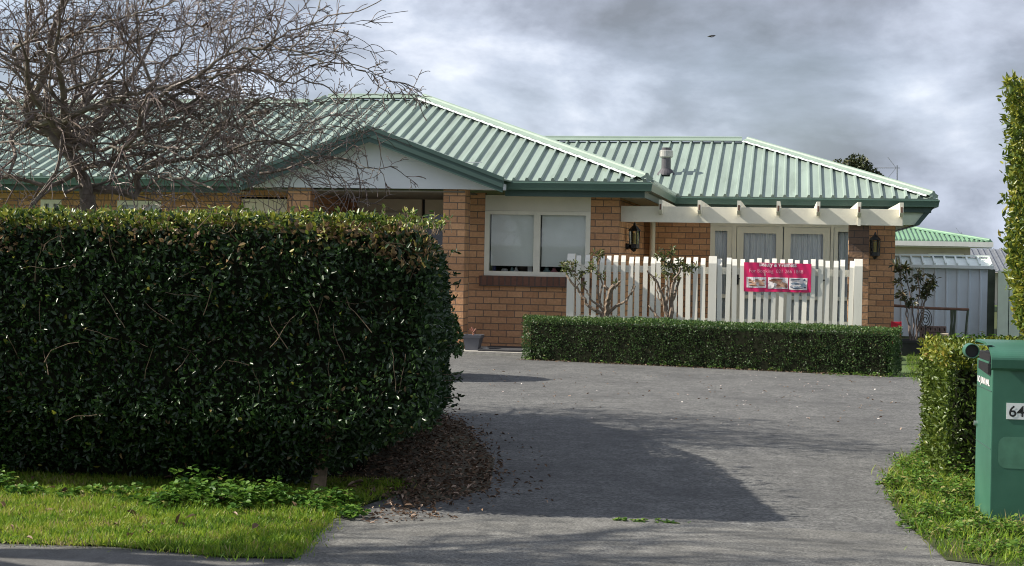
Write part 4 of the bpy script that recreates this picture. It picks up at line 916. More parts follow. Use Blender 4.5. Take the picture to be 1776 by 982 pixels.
# grey roofed house farther right
YD = 52.0; d0, d1 = PY(1680, 470, YD), PY(1800, 470, YD)
dh = thing('grey_roofed_house', ((d0.x + d1.x) / 2, YD, 0), 'far house with dark grey ribbed roof at the right of the bright green roof', 'house')
MB().box(d0.x - 1, d1.x + 5, YD + .4, YD + 6, 0, d0.z - .05).build('wall', M['nwall'], dh)
t_ = MB(); rtop = PY(1690, 432, YD + 3); roof_plane(t_, [Vector((d0.x - 1.5, YD, d0.z)), Vector((d1.x + 6, YD, d0.z)), Vector((d1.x + 3, YD + 3, rtop.z)), Vector((d0.x + .2, YD + 3, rtop.z))], (1, 0, 0), pitch=.2); t_.build('roof', M['greyroof'], dh)
# TV aerials
def aerial(px, py_top, py_bot, Y, label, s=1.0):
    p, b = PY(px, py_top, Y), PY(px, py_bot, Y); t = thing('tv_aerial', b, label, 'tv aerial', 'tv aerials on the roofs')
    MB().tube([b, p], .022 * s, 6).build('mast', M['alum'], t)
    t_ = MB(); z = p.z - .05; t_.tube([(p.x + .1 * s, Y, z), (p.x - .85 * s, Y, z)], .014 * s, 5)
    for k in range(8): x = p.x - .28 * s - k * .07 * s; t_.tube([(x, Y - .10 * s, z - .03 * s), (x, Y + .10 * s, z + .03 * s)], .010 * s, 4)
    for sg in (1, -1):
        for k in range(4): t_.tube([(p.x - .08 * s - .09 * s * k * .9, Y - .15 * s, z + sg * (.06 + .10 * k) * s), (p.x - .08 * s - .09 * s * k * .9, Y + .15 * s, z + sg * (.06 + .10 * k) * s)], .008 * s, 4)
        t_.tube([(p.x - .04 * s, Y, z), (p.x - .36 * s, Y, z + sg * .42 * s)], .012 * s, 4)
    t_.build('antenna_array', M['alum'], t)
aerial(1556, 287, 330, 30.0, 'branched television aerial on a thin mast above the right hip of the roof', .5)
aerial(1667, 403, 420, 47.0, 'tiny television aerial standing on the bright green roof', .45)
# tree behind the roof
YT = 60.0; tcn = PY(1487, 320, YT); tt = thing('evergreen_tree', (tcn.x, YT, 0), 'dark round topped evergreen tree showing above the right hip of the roof', 'tree')
t_ = MB(); t_.tube([(tcn.x, YT, 0), (tcn.x + .05, YT, 1.6), (tcn.x, YT, tcn.z)], [.28, .2, .1], 8)
rg = np.random.default_rng(3); cl = []
for u, v, rr in ((1462, 290, .32), (1482, 284, .38), (1495, 288, .38), (1478, 300, .5), (1500, 300, .45), (1512, 308, .32), (1523, 306, .2), (1530, 312, .16), (1452, 284, .16), (1500, 318, .55), (1475, 320, .6), (1490, 345, .8)):
    c = PY(u, v, YT + rg.uniform(-.3, .3)); t_.tube([(tcn.x, YT, 2.2), tuple(c)], [.08, .03], 5); cl.append(c)
    m_ = int(220 * (rr / .4) ** 2); d = unit(rg.normal(size=(m_, 3))) * (rg.random((m_, 1)) ** .4) * rr
    if 'TP' not in globals(): TP = []
    TP.append(np.array(c) + d)
t_.build('trunk', M['bark'], tt)
TP = np.concatenate(TP); n = len(TP); leaves('crown', TP, rg.normal(size=(n, 3)), unit(rg.normal(size=(n, 3)) + np.array([0, 0, .6])), .16, .09, rg.beta(2, 3, n), M['fartree'], tt, rounded=False)
# bird
bp_ = PY(1234, 63, 60.0); t_ = MB()
t_.tube([bp_ + Vector((-.17, 0, -.02)), bp_ + Vector((-.08, 0, .0)), bp_, bp_ + Vector((.1, 0, .02)), bp_ + Vector((.16, 0, .03))], [.004, .03, .05, .03, .006], 8)
bird = tag(t_.build('bird', M['black'], None), 'small dark bird in flight against the grey clouds', 'bird')
for sg in (1, -1): MB().prism([bp_ + Vector((-.04, 0, .01)), bp_ + Vector((.06, 0, .01)), bp_ + Vector((.12, sg * .2, .05 - (.1 if sg < 0 else 0))), bp_ + Vector((.02, sg * .26, .07 - (.16 if sg < 0 else 0)))], (0, 0, .008)).build('wing', M['black'], bird)

# ------------------------------------------------------------------ mailbox
mA = G(1717, 914); mx0 = PY(1718.5, 800, 7.85).x; my0 = 7.85
mb_ = thing('mailbox', (mx0, my0, 0), 'tall green steel mailbox with a rounded hood and number 64 on its front', 'mailbox')
mb_.rotation_euler.z = math.radians(3)
def mbp(px, py): return PY(px, py, my0)
ztop_m = mbp(1740, 636).z; mw, md = .45, .44
t_ = MB(); t_.box(mx0, mx0 + mw, my0, my0 + md, .0, ztop_m + .015); body = t_.build('body', M['mail_lit'], mb_, bevel=.005)
t_ = MB(); zh0 = mbp(1740, 634).z; zh1 = mbp(1740, 596).z
prof = []
yf, ybk = my0 - .035, my0 + md + .03
for k in range(13): a = math.pi / 2 * k / 12; prof.append((yf + (1 - math.sin(a) * 1) * 0 + (.24) * (1 - math.cos(a)), zh0 + .03 + (zh1 - zh0 - .03) * math.sin(a)))
prof = [(yf + .004, zh0 - .012)] + prof + [(ybk - .06, zh1 + .0), (ybk - .03, zh1 - .012)]
inner = [(y + .012, z - .012) for y, z in prof][::-1]
x0, x1 = mx0 - .012, mx0 + mw + .012
poly = prof + inner; n = len(poly)
vs = [(x0, y, z) for y, z in poly] + [(x1, y, z) for y, z in poly]; k = len(prof)
fs = [(i, (i+1) % n, n + (i+1) % n, n + i) for i in range(n)] + [(i, n - 1 - i, n - 2 - i, i + 1) for i in range(k - 1)] + [(n + i, n + i + 1, 2*n - 2 - i, 2*n - 1 - i) for i in range(k - 1)]
t_.add(vs, fs); t_.build('hood', M['mail_lit'], mb_)
t_ = MB(); t_.box(mx0 + .006, mx0 + mw - .006, my0 + .02, my0 + md - .02, ztop_m + .016, zh1 - .06); t_.build('hood_inside', M['ink'], mb_)  # black block standing for the shade under the hood
# newspaper tube along the left edge of the hood, open towards the street
t_ = MB(); tc_ = mbp(1687.5, 609.5); ro = .037
rings = [[(tc_.x + r_ * math.cos(2*math.pi*k/24), yy, tc_.z + r_ * math.sin(2*math.pi*k/24)) for k in range(24)] for yy, r_ in ((my0 + .10, ro), (my0 + .03, ro), (my0 + .022, ro - .001), (my0 + .022, ro - .004), (my0 + .095, ro - .004))]
t_.add([p for r_ in rings for p in r_], [(i*24 + k, i*24 + (k+1) % 24, (i+1)*24 + (k+1) % 24, (i+1)*24 + k) for i in range(4) for k in range(24)])
t_.quad((tc_.x + ro * .6, my0 + .04, tc_.z + ro * .8), (x0 + .02, my0 + .04, zh1 - .012), (x0 + .02, my0 + .10, zh1 - .012), (tc_.x + ro * .6, my0 + .10, tc_.z + ro * .8))
tb = t_.build('newspaper_tube', M['mail_lit'], mb_)
t_ = MB(); t_.tube([(tc_.x, my0 + .045, tc_.z), (tc_.x, my0 + .05, tc_.z)], ro - .0035, 20); t_.build('tube_mouth', M['ink'], tb)  # black disc in place of the dark inside the tube
# letter slot, sticker, lock on the left side
t_ = MB(); ys0, ys1 = my0 + .05, my0 + md - .05
t_.prism([Vector((mx0 - .002, ys0, ztop_m - .055)), Vector((mx0 - .002, ys1, ztop_m - .035)), Vector((mx0 - .002, ys1, ztop_m + .006)), Vector((mx0 - .002, ys0, ztop_m + .006))], (.003, 0, 0)); t_.build('letter_slot', M['ink'], mb_)  # flat black plate, the shade within the slot put into colour
me = text_mesh('NO JUNK MAIL', .06, .0015)
xs = [v.co.x for v in me.vertices]; xa, xb = min(xs), max(xs)
for v in me.vertices: v.co = Vector((mx0 - .003, my0 + .40 - (v.co.x - xa) / (xb - xa) * .34, ztop_m - .092 + v.co.y * .75))
me.materials.clear(); me.materials.append(M['print_white']); link_mesh('lettering', me, mb_)
t_ = MB(); t_.tube([(mx0 - .016, my0 + md - .03, mbp(1690, 748).z), (mx0, my0 + md - .03, mbp(1690, 748).z)], .013, 12); t_.build('lock', M['chrome'], mb_)
t_ = MB()
for z in (ztop_m - .13, ztop_m - .42): t_.box(mx0 - .003, mx0 - .0005, my0 + .015, my0 + md - .015, z, z + .004)
t_.build('door_seam', M['fascia'], mb_)
# number plate
p0, p1 = mbp(1745.5, 727), mbp(1745.5, 699); pwid = .125
t_ = MB(); t_.box(p0.x, p0.x + pwid, my0 - .004, my0 - .001, p0.z, p1.z); npl = t_.build('number_plate', M['plate'], mb_)
me = text_mesh('64', .1, .001); xs = [v.co.x for v in me.vertices]; ys = [v.co.y for v in me.vertices]; h_ = (p1.z - p0.z)
sc_ = h_ * .70 / (max(ys) - min(ys))
for v in me.vertices: v.co = Vector((p0.x + .012 + (v.co.x - min(xs)) * sc_ * 1.02, my0 - .0055, p0.z + h_ * .15 + (v.co.y - min(ys)) * sc_))
me.materials.clear(); me.materials.append(M['ink']); link_mesh('digits', me, npl)
t_ = MB(); q0, q1 = mbp(1730, 812), mbp(1730, 757); xx0, xx1 = mbp(1731, 800).x, mx0 + mw - .1
pts = []
for cx_, cz_, a0 in ((xx1 - .04, q1.z - .04, 0), (xx0 + .04, q1.z - .04, 90), (xx0 + .04, q0.z + .04, 180), (xx1 - .04, q0.z + .04, 270)):
    for k in range(5): a = math.radians(a0 + k * 22.5); pts.append(Vector((cx_ + .04 * math.cos(a), my0 - .0012, cz_ + .04 * math.sin(a))))
t_.quad(*pts[::-1]); t_.build('repainted_patch', M['patch'], mb_)

# ------------------------------------------------------------------ hedges
HT = PY(300, 373, 7.45).z            # top of the big hedge
hx = lambda Y: -1.775 - (Y - 7.45) * .215      # its right face in plan
def hedge_shape(zfrac): pass
big = thing('tall_hedge', (-3.0, 8.0, 0), 'tall dark clipped broadleaf hedge with browned and yellow green tips along its top', 'hedge')
rng = np.random.default_rng(11)
yf_ = 7.36
P_, N_ = [], []
D1 = 6200
pt_ = [patch((-6.6, yf_ + .06, .42), (hx(yf_), yf_, .42), (hx(yf_), yf_, HT), (-6.6, yf_, HT), D1, rng),
       patch((-6.6, yf_ + .42, .06), (hx(yf_) - .75, yf_ + .40, .06), (hx(yf_) - .05, yf_ + .04, .45), (-6.6, yf_ + .06, .45), D1 * .8, rng),
       patch((hx(yf_), yf_, .45), (hx(11.9), 11.9, .22), (hx(11.9), 11.9, HT - .05), (hx(yf_), yf_, HT), 3600, rng),
       patch((hx(yf_) - .75, yf_ + .4, .08), (hx(11.9) - .2, 11.8, .05), (hx(11.9), 11.9, .25), (hx(yf_), yf_, .47), 2600, rng),
       patch((-6.6, yf_, HT), (hx(yf_), yf_, HT), (hx(8.7) - .0, 8.7, HT), (-6.6, 8.7, HT), 3600, rng),
       patch((hx(8.7) - 1.1, 8.7, HT), (hx(8.7), 8.7, HT), (hx(11.9), 11.9, HT - .05), (hx(11.9) - 1.1, 11.9, HT - .05), 2000, rng),
       patch((-6.6, 8.7, .1), (hx(8.7) - 1.1, 8.7, .1), (hx(8.7) - 1.1, 8.7, HT), (-6.6, 8.7, HT), 900, rng, True),
       patch((hx(11.9) - 1.1, 11.9, .1), (hx(11.9), 11.9, .1), (hx(11.9), 11.9, HT - .05), (hx(11.9) - 1.1, 11.9, HT - .05), 1500, rng, True),
       patch((hx(8.7) - 1.1, 8.7, .1), (hx(8.7) - 1.1, 11.9, .1), (hx(8.7) - 1.1, 11.9, HT), (hx(8.7) - 1.1, 8.7, HT), 700, rng, True)]
P, A, Lf, d, rg = hedge_leaves(pt_, 21, .05, .045, .75)
# rounded shoulders: pull the top edge in
x_, y_, z_ = P[:, 0], P[:, 1], P[:, 2]
near_r = np.clip((x_ - (-1.74 - (y_ - 7.45) * .215) + .45) / .45, 0, 1.3); top_ = np.clip((z_ - (HT - .40)) / .40, 0, 1.2)
P[:, 2] -= near_r ** 1.5 * top_ ** 2 * .11; P[:, 0] -= near_r * top_ ** 2 * .08
back_ = np.clip((y_ - 9.3) / 2.6, 0, 1); P[:, 2] *= 1 - .40 * back_ ** 1.4
near_f = np.clip((yf_ + .14 - y_) / .14, 0, 1); P[:, 1] += near_f * top_ ** 3 * .05
n = len(P); z_ = P[:, 2]
tint = np.clip(rg.beta(1.6, 2.6, n) * .68, 0, 1)
fresh = (z_ > HT - .075 + .04 * wob(P, .3, 4)) & (rg.random(n) < .75); tint[fresh] = rg.uniform(.68, .88, fresh.sum())
brownzone = (z_ < HT - .03) & (z_ > HT - .19 - .10 * wob(P, .6, 8)) & (rg.random(n) < np.clip(.30 + .35 * wob(P, .8, 9) + .25 * (P[:, 0] < -4.2), 0.05, .8))
tint[brownzone] = rg.uniform(.88, 1.0, brownzone.sum())
odd = rg.random(n) < .012; tint[odd] = rg.uniform(.72, 1.0, odd.sum())
sz = rg.uniform(.026, .043, n)
hf = leaves('foliage', P, A, Lf, sz, sz * rg.uniform(.42, .58, n), tint, M['hedge'], big)
# shoots standing proud of the top
t_ = MB(); SP, SA = [], []
rr = random.Random(3)
for k in range(420):
    if rr.random() < .75: xx = rr.uniform(-6.4, -1.85); yy = rr.uniform(yf_ + .03, 8.5)
    else: yy = rr.uniform(8.5, 9.6); xx = hx(yy) - rr.uniform(.03, 1.0)
    h = rr.uniform(.0, .045) + (rr.random() < .08) * .03; b = Vector((xx, yy, HT - .055)); e_ = b + Vector((rr.gauss(0, .025), rr.gauss(0, .025), .05 + h)); t_.tube([b, e_], [.003, .0015], 3, caps=False)
    for q in range(rr.randint(4, 8)):
        f_ = rr.uniform(.35, 1.0); SP.append(tuple(b.lerp(e_, f_))); SA.append((rr.gauss(0, 1), rr.gauss(0, 1), rr.uniform(.2, 1.2)))
for px, py in ((786, 478), (790, 495), (783, 520), (786, 560), (788, 600), (790, 650), (792, 660), (795, 690), (788, 705), (785, 440)):   # sprigs out of the right face
    c = PY(px - 12, py, 8.4 + rr.random()); e_ = PY(px + 8, py - 3, c.y); t_.tube([c + Vector((-.15, 0, 0)), c, e_], [.004, .003, .002], 4)
    for q in range(9): SP.append(tuple(c.lerp(e_, rr.uniform(.0, 1.0)))); SA.append((rr.gauss(.4, 1), rr.gauss(0, 1), rr.gauss(.2, .8)))
for k in range(110):      # bare woody twigs showing in the face
    xx = rr.uniform(-6, -1.8); zz = rr.uniform(.25, HT - .04); b = Vector((xx, yf_ + rr.uniform(-.02, .06) + (.3 if zz < .4 else 0), zz)); pts = [b]
    dd = Vector((rr.gauss(0, .5), rr.gauss(-.05, .12), rr.uniform(.0, 1))).normalized()
    for q in range(4): dd = (dd + Vector((rr.gauss(0, .3), rr.gauss(0, .1), rr.gauss(0, .3)))).normalized(); pts.append(pts[-1] + dd * rr.uniform(.03, .08))
    t_.tube(pts, [.0028, .0025, .002, .002, .0015], 4, caps=False)
t_.build('sprig_foliage', M['hstem'], big)  # shoot stems and bare woody twigs, without leaves
SP = np.array(SP); n = len(SP); rg = np.random.default_rng(8)
shoot = np.clip(rg.normal(.74, .08, n), .5, .88); shoot[-90:] = rg.uniform(.1, .5, 90)
leaves('young_leaves', SP, np.array(SA), unit(rg.normal(size=(n, 3)) + np.array([0, 0, .4])), rg.uniform(.026, .042, n), rg.uniform(.012, .02, n), shoot, M['hedge'], big)
# core (solid block, the interior shade put into its colour) and trunks
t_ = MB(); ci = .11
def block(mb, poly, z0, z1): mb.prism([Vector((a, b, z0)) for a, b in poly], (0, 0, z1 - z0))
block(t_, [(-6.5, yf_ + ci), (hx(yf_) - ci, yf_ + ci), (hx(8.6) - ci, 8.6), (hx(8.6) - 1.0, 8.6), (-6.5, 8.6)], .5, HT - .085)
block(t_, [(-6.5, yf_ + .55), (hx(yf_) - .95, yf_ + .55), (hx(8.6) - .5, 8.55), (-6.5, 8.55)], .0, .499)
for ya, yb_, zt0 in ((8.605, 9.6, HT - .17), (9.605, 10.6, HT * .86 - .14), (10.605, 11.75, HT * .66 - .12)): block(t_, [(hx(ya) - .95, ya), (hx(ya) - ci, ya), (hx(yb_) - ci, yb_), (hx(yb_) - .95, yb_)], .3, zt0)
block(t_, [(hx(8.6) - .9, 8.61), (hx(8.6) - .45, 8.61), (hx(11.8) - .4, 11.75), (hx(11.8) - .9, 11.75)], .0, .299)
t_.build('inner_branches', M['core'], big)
for px, py in ((556, 832),):
    b = G(px, py); b.y = min(b.y, yf_ + .38); xx = PY(px, py, b.y).x
    MB().tube([(xx - .02, b.y, 0), (xx, b.y + .02, .18), (xx + .05, b.y + .12, .55)], [.045, .036, .03], 9).build('trunk', M['hstem'], big)

def small_hedge(name, label, quad, h, dens, leaf, mat, seed, tintfn, group=None, bumps=.03, core_in=.08):
    q = [Vector((p[0], p[1], 0)) for p in quad]; c = sum(q, Vector()) / 4
    t = thing(name, c, label, 'hedge', group); rng = np.random.default_rng(seed); pt = []
    for i in range(4):
        a, b = q[i], q[(i + 1) % 4]; pt.append(patch((a.x, a.y, .03), (b.x, b.y, .03), (b.x, b.y, h), (a.x, a.y, h), dens, rng))
    pt.append(patch(*[(p.x, p.y, h) for p in q], dens, rng))
    P, A, Lf, d, rg = hedge_leaves(pt, seed + 1, leaf * 1.1, bumps, .75); n = len(P)
    s = rg.uniform(.7, 1.2, n) * leaf
    leaves('foliage', P, A, Lf, s, s * rg.uniform(.45, .6, n), tintfn(P, rg, h), mat, t, rounded=leaf > .026)
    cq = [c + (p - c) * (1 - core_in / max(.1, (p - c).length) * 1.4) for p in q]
    mb = MB(); mb.prism([Vector((p.x, p.y, 0)) for p in cq], (0, 0, h - core_in)); mb.build('inner_branches', M['core'], t)  # solid dark filler for the shade between the leaves
    return t
def t_box(P, rg, h):
    t = rg.beta(1.8, 2.4, len(P)) * .75; top = P[:, 2] > h - .05; t[top] += rg.uniform(.05, .3, top.sum()); k = rg.random(len(P)) < .02; t[k] = .97; return np.clip(t, 0, 1)
hA, hB = G(905, 625), G(1552, 655); dirh = (hB - hA).normalized(); nh_ = Vector((-dirh.y, dirh.x, 0)) * .62
hlow = PY(905, 549, hA.y + .1).z
low = small_hedge('low_hedge', 'low clipped box hedge along the drive in front of the white picket fence', [hA, hB, hB + nh_, hA + nh_], hlow, 7000, .024, M['box'], 31, t_box, bumps=.022)
def t_gold(P, rg, h):
    t = rg.beta(2, 2.8, len(P)) * .48; top = P[:, 2] > h - .12; t[top] += rg.uniform(.1, .45, top.sum()); t += .16 * (P[:, 0] < .95); return np.clip(t, 0, .95)  # left face and top tinted yellower, sunlight put into the leaf colour
xs0 = PY(1628, 760, 9.3).x; hsm = PY(1650, 606, 9.3).z
small_hedge('small_hedge', 'small square clipped golden hedge standing between the drive and the green mailbox', [(xs0 + .02, 9.3), (1.75, 9.25), (1.8, 10.45), (xs0 + .0, 10.45)], hsm, 4200, .034, M['gold'], 41, t_gold, bumps=.035, core_in=.12)
# clipped shrub hidden behind the tall hedge; the drive shows its shadow
sh = thing('round_shrub', (-4.0, 15.6, 0), 'rounded clipped shrub behind the tall hedge, casting the small oval shadow on the drive', 'shrub')
rg = np.random.default_rng(61); n = 5200; dd_ = unit(rg.normal(size=(n, 3)) * np.array([1, 1, 1])); dd_[:, 2] = np.abs(dd_[:, 2]); cen = np.array([-4.05, 15.55, .25]); rad = np.array([.62, .55, .78])
P = cen + dd_ * rad * rg.uniform(.85, 1.03, (n, 1)); leaves('foliage', P, rg.normal(size=(n, 3)) + dd_, unit(dd_ + rg.normal(size=(n, 3)) * .6), .05, .028, rg.beta(2, 3, n) * .7, M['box'], sh)
MB().lathe((cen[0], cen[1], 0), [(.2, .0), (.5, .25), (.5, .55), (.35, .8), (0, .92)], 14).build('inner_branches', M['core'], sh)  # solid dark body in place of the shaded inside
# tall clipped tree at the right edge
tr = thing('clipped_tree', (2.25, 10.3, 0), 'tall clipped yellow green broadleaf tree rising above the mailbox at the right edge', 'tree')
YTT = 9.6; xl = lambda py: PY({135: 1742, 200: 1740, 300: 1741, 400: 1740, 470: 1745, 520: 1756, 560: 1764, 585: 1772}[py], py, YTT)
ring = [xl(k) for k in (585, 560, 520, 470, 400, 300, 200, 135)]
prs = []
rng = np.random.default_rng(71)
for a, b in zip(ring[:-1], ring[1:]):
    ka, kb = .27, .27
    prs.append(patch((a.x + .04, YTT, a.z), (a.x + ka, YTT + 1.5, a.z), (b.x + kb, YTT + 1.5, b.z), (b.x + .04, YTT, b.z), 2600, rng, True))
    prs.append(patch((a.x, YTT, a.z), (3.1, YTT, a.z), (3.1, YTT, b.z), (b.x, YTT, b.z), 2300, rng))
zt_ = ring[-1].z; prs.append(patch((ring[-1].x, YTT, zt_), (3.1, YTT, zt_), (3.1, YTT + 1.5, zt_), (ring[-1].x + .3, YTT + 1.5, zt_), 1600, rng))
P, A, Lf, d, rg = hedge_leaves(prs, 72, .07, .05, .75); n = len(P); s = rg.uniform(.034, .058, n)
leaves('crown', P, A, Lf, s, s * rg.uniform(.36, .5, n), np.clip(rg.beta(2.2, 2.0, n) * .85 + .10 + .12 * wob(P, .3, 7), 0, .97), M['gold'], tr)
t_ = MB(); t_.prism([Vector((p.x + .38, YTT + .16, p.z)) for p in ring] + [Vector((3.0, YTT + .16, ring[-1].z - .12)), Vector((3.0, YTT + .16, ring[0].z))], (0, 1.2, 0)); t_.build('inner_branches', M['core'], tr)  # dark solid filling the crown, its inner shade as colour
MB().tube([(2.3, 10.3, 0), (2.28, 10.3, .6), (2.3, 10.3, 1.2)], [.11, .09, .08], 10).build('trunk', M['bark'], tr)

# ------------------------------------------------------------------ bare trees
class Grow:
    def __init__(s, seed, rmin=.0026): s.r = random.Random(seed); s.thick = MB(); s.thin = MB(); s.nodes = []; s.rmin = rmin; s.floor = .9
    def branch(s, p, d, Ln, r, lvl, maxl, droop, kids, r_end=.35):
        R = s.r; n = max(5, int(Ln / (.13, .10, .065, .05, .04)[min(lvl, 4)])); n = min(n, 24); st = Ln / n; pts = [p.copy()]; ds = [d.copy()]
        wig = (.13, .19, .13, .15, .2)[min(lvl, 4)]
        for i in range(n):
            f = i / n
            d = (d + Vector((R.gauss(0, wig), R.gauss(0, wig), R.gauss(0, wig * .9))) + Vector((0, 0, droop[0] * (1 - f) - droop[1] * f)) * (.12 + .05 * lvl)).normalized()
            p = p + d * st
            if p.z < s.floor and lvl > 0: d.z = abs(d.z); p.z = max(p.z, s.floor - .05)
            pts.append(p.copy()); ds.append(d.copy())
        r_end = (.14, .16, .25, .4)[min(lvl, 3)]; rad = [max(s.rmin * .8, r * (1 - (1 - r_end) * (i / n) ** .9)) for i in range(n + 1)]
        (s.thick if r > .011 else s.thin).tube(pts, rad, 8 if r > .03 else (5 if r > .008 else 3), caps=False)
        if lvl in (1, 2): s.nodes += [(pts[i], ds[i], rad[i]) for i in range(n // 3, n + 1, 2)]
        if lvl >= maxl: return
        for k in range(kids[lvl]):
            f = R.uniform(.15, 1.0) if lvl else R.uniform(.3, 1.0); i = min(n, int(f * n)); base = pts[i]; dd = ds[i]
            ax = dd.orthogonal().normalized(); ax.rotate(Matrix.Rotation(R.uniform(0, 2 * math.pi), 3, dd)); ang = math.radians(R.uniform(20, 70))
            nd = (dd * math.cos(ang) + ax * math.sin(ang)).normalized()
            if lvl == 0: nd.z = nd.z * .55 + R.uniform(-.15, .3)
            else: nd.z += R.uniform(-.15, .3)
            nd.normalize()
            cl_ = Ln * R.uniform(*((.45, .85), (.40, .8), (.38, .85), (.4, .8))[min(lvl, 3)]) * (1 - .3 * f)
            s.branch(base, nd, cl_, max(s.rmin, rad[i] * R.uniform(.48, .7)), lvl + 1, maxl, droop, kids)
YTr = 10.9
def limb(g, px, r0, r1, dy0, dy1, step, lk, first=0.0):
    """a main limb along a measured curve; side branches leave it all along"""
    R = g.r; P = [PY(u, v, YTr + dy0 + (dy1 - dy0) * i / (len(px) - 1)) for i, (u, v) in enumerate(px)]; fine = []
    for i in range(len(P) - 1):
        p0, p1, p2, p3 = P[max(i-1, 0)], P[i], P[i+1], P[min(i+2, len(P)-1)]; m = max(2, int((p2 - p1).length / .06))
        for k in range(m):
            t = k / m; q = .5 * ((2*p1) + (p2 - p0)*t + (2*p0 - 5*p1 + 4*p2 - p3)*t*t + (3*p1 - p0 - 3*p2 + p3)*t**3)
            fine.append(q + Vector((R.gauss(0, .008), R.gauss(0, .015), R.gauss(0, .008))))
    fine.append(P[-1]); n = len(fine); r0 *= .68; r1 *= .62; rad = [r0 + (r1 - r0) * (i / (n-1)) ** .7 for i in range(n)]
    g.thick.tube(fine, rad, 8, caps=False); acc = 0
    for i in range(1, n):
        d = (fine[i] - fine[i-1]); acc += d.length
        if i / n < first or acc < step * .62 * R.uniform(.6, 1.4): continue
        acc = 0; far = fine[i].x > -3.75
        if far and R.random() < .5: continue
        d.normalize(); ax = d.orthogonal().normalized(); ax.rotate(Matrix.Rotation(R.uniform(0, 6.28), 3, d)); an = math.radians(R.uniform(25, 80))
        nd = d * math.cos(an) + ax * math.sin(an); nd.z += R.uniform(-.15, .45); nd.x += .15; nd.normalize()
        g.branch(fine[i], nd, lk * R.uniform(.45, 1.25) * (.62 if far else 1.0), max(.005, min(rad[i] * R.uniform(.55, .9), .011)), 2, 4, (.25, 1.15), (0, 0, 4, 2))
b0 = PY(158, 345, YTr); b0.z = 0
tree = thing('bare_tree', tuple(b0), 'leafless spreading tree with tangled arching grey brown branches behind the tall hedge', 'tree')
g = Grow(12, .0034); g.floor = 1.5
pz = PY(152, 338, YTr)
g.thick.tube([b0, Vector((b0.x + .03, YTr, .5)), Vector((b0.x, YTr, 1.1)), pz], [.10, .085, .07, .06], 12)
for px, r0, r1, d0, d1, stp, lk in [
    ([(152, 338), (137, 295), (111, 265), (86, 231), (51, 205), (47, 185), (66, 150), (81, 111), (86, 77), (92, 47), (107, 0), (112, -60)], .085, .022, 0, -.3, .20, .55),
    ([(51, 208), (49, 150), (44, 100), (50, 50), (38, -20)], .04, .014, -.1, .4, .17, .55),
    ([(79, 100), (64, 68), (56, 34), (44, -40)], .02, .008, -.2, -.6, .16, .5),
    ([(60, 214), (95, 212), (141, 195), (190, 176), (250, 160), (330, 138), (400, 128)], .05, .012, -.1, -.7, .12, .7),
    ([(86, 238), (128, 252), (171, 261), (214, 255), (257, 250), (310, 258), (350, 250)], .032, .012, 0, -.8, .14, .6),
    ([(205, 262), (222, 252), (240, 222), (261, 180), (300, 150), (342, 135), (385, 100), (428, 86), (471, 81), (520, 94), (560, 108)], .03, .009, -.5, -.9, .10, .7),
    ([(150, 325), (200, 330), (235, 340), (238, 315), (250, 292), (300, 280), (360, 270), (420, 262)], .06, .014, .1, .3, .14, .6),
    ([(250, 160), (300, 185), (368, 212), (428, 222), (492, 244), (535, 261), (599, 278), (640, 292), (690, 290)], .022, .006, -.4, .2, .10, .6),
    ([(390, 98), (420, 70), (453, 40), (470, 13), (490, -30)], .012, .005, -.8, -.6, .11, .5),
    ([(428, 86), (453, 105), (470, 80), (483, 51), (494, -5)], .011, .005, -.8, -.3, .12, .5),
    ([(500, 90), (520, 75), (539, 45), (556, 0), (560, -30)], .010, .005, -.9, -.8, .12, .45),
    ([(450, 84), (488, 62), (535, 43), (569, 28), (620, 19), (665, -2)], .012, .005, -.8, -.9, .12, .4),
    ([(485, 150), (526, 124), (569, 107), (620, 113), (667, 133), (719, 171)], .010, .004, -.3, -.3, .11, .42),
    ([(500, 95), (539, 90), (578, 92), (620, 118), (659, 150), (682, 175)], .009, .004, -.8, -.6, .11, .4),
    ([(300, 165), (340, 150), (385, 128), (436, 124), (492, 141), (556, 145), (599, 182)], .018, .006, -.5, -.1, .10, .6),
    ([(100, 212), (40, 190), (0, 150), (-50, 120)], .04, .014, 0, .3, .14, .65),
    ([(62, 160), (26, 94), (47, 73), (90, 30), (140, -20)], .03, .009, -.1, -.8, .14, .55),
    ([(86, 85), (115, 64), (171, 43), (240, 24), (310, 2)], .022, .008, -.2, -.7, .11, .6),
    ([(84, 115), (150, 92), (210, 78), (270, 60), (340, 44), (390, 60)], .022, .007, -.2, .5, .10, .65),
    ([(110, 200), (150, 150), (205, 143), (240, 155), (290, 172), (330, 200)], .024, .008, 0, .6, .11, .6),
    ([(190, 176), (240, 192), (278, 205), (325, 222), (380, 236), (440, 280)], .022, .007, -.2, .7, .10, .6),
    ([(51, 210), (20, 240), (26, 270), (10, 310), (-30, 300)], .035, .014, 0, -.5, .14, .5),
    ([(130, 300), (90, 322), (50, 316), (20, 308), (-30, 315)], .035, .016, 0, -.4, .14, .5),
    ([(111, 262), (160, 235), (220, 210), (300, 230), (360, 300)], .03, .010, .1, 1.0, .12, .65),
    ([(141, 195), (180, 120), (210, 60), (225, -20)], .022, .008, -.2, .8, .12, .6),
    ([(250, 160), (290, 110), (330, 60), (352, -10)], .016, .006, -.6, .1, .11, .6),
    ([(137, 295), (190, 285), (250, 300), (320, 310), (370, 330)], .035, .012, 0, -.9, .14, .5),
    ([(240, 222), (290, 215), (350, 185), (410, 175), (470, 190), (520, 215)], .016, .006, -.6, .3, .10, .55)]:
    limb(g, px, r0, r1, d0, d1, stp, lk)
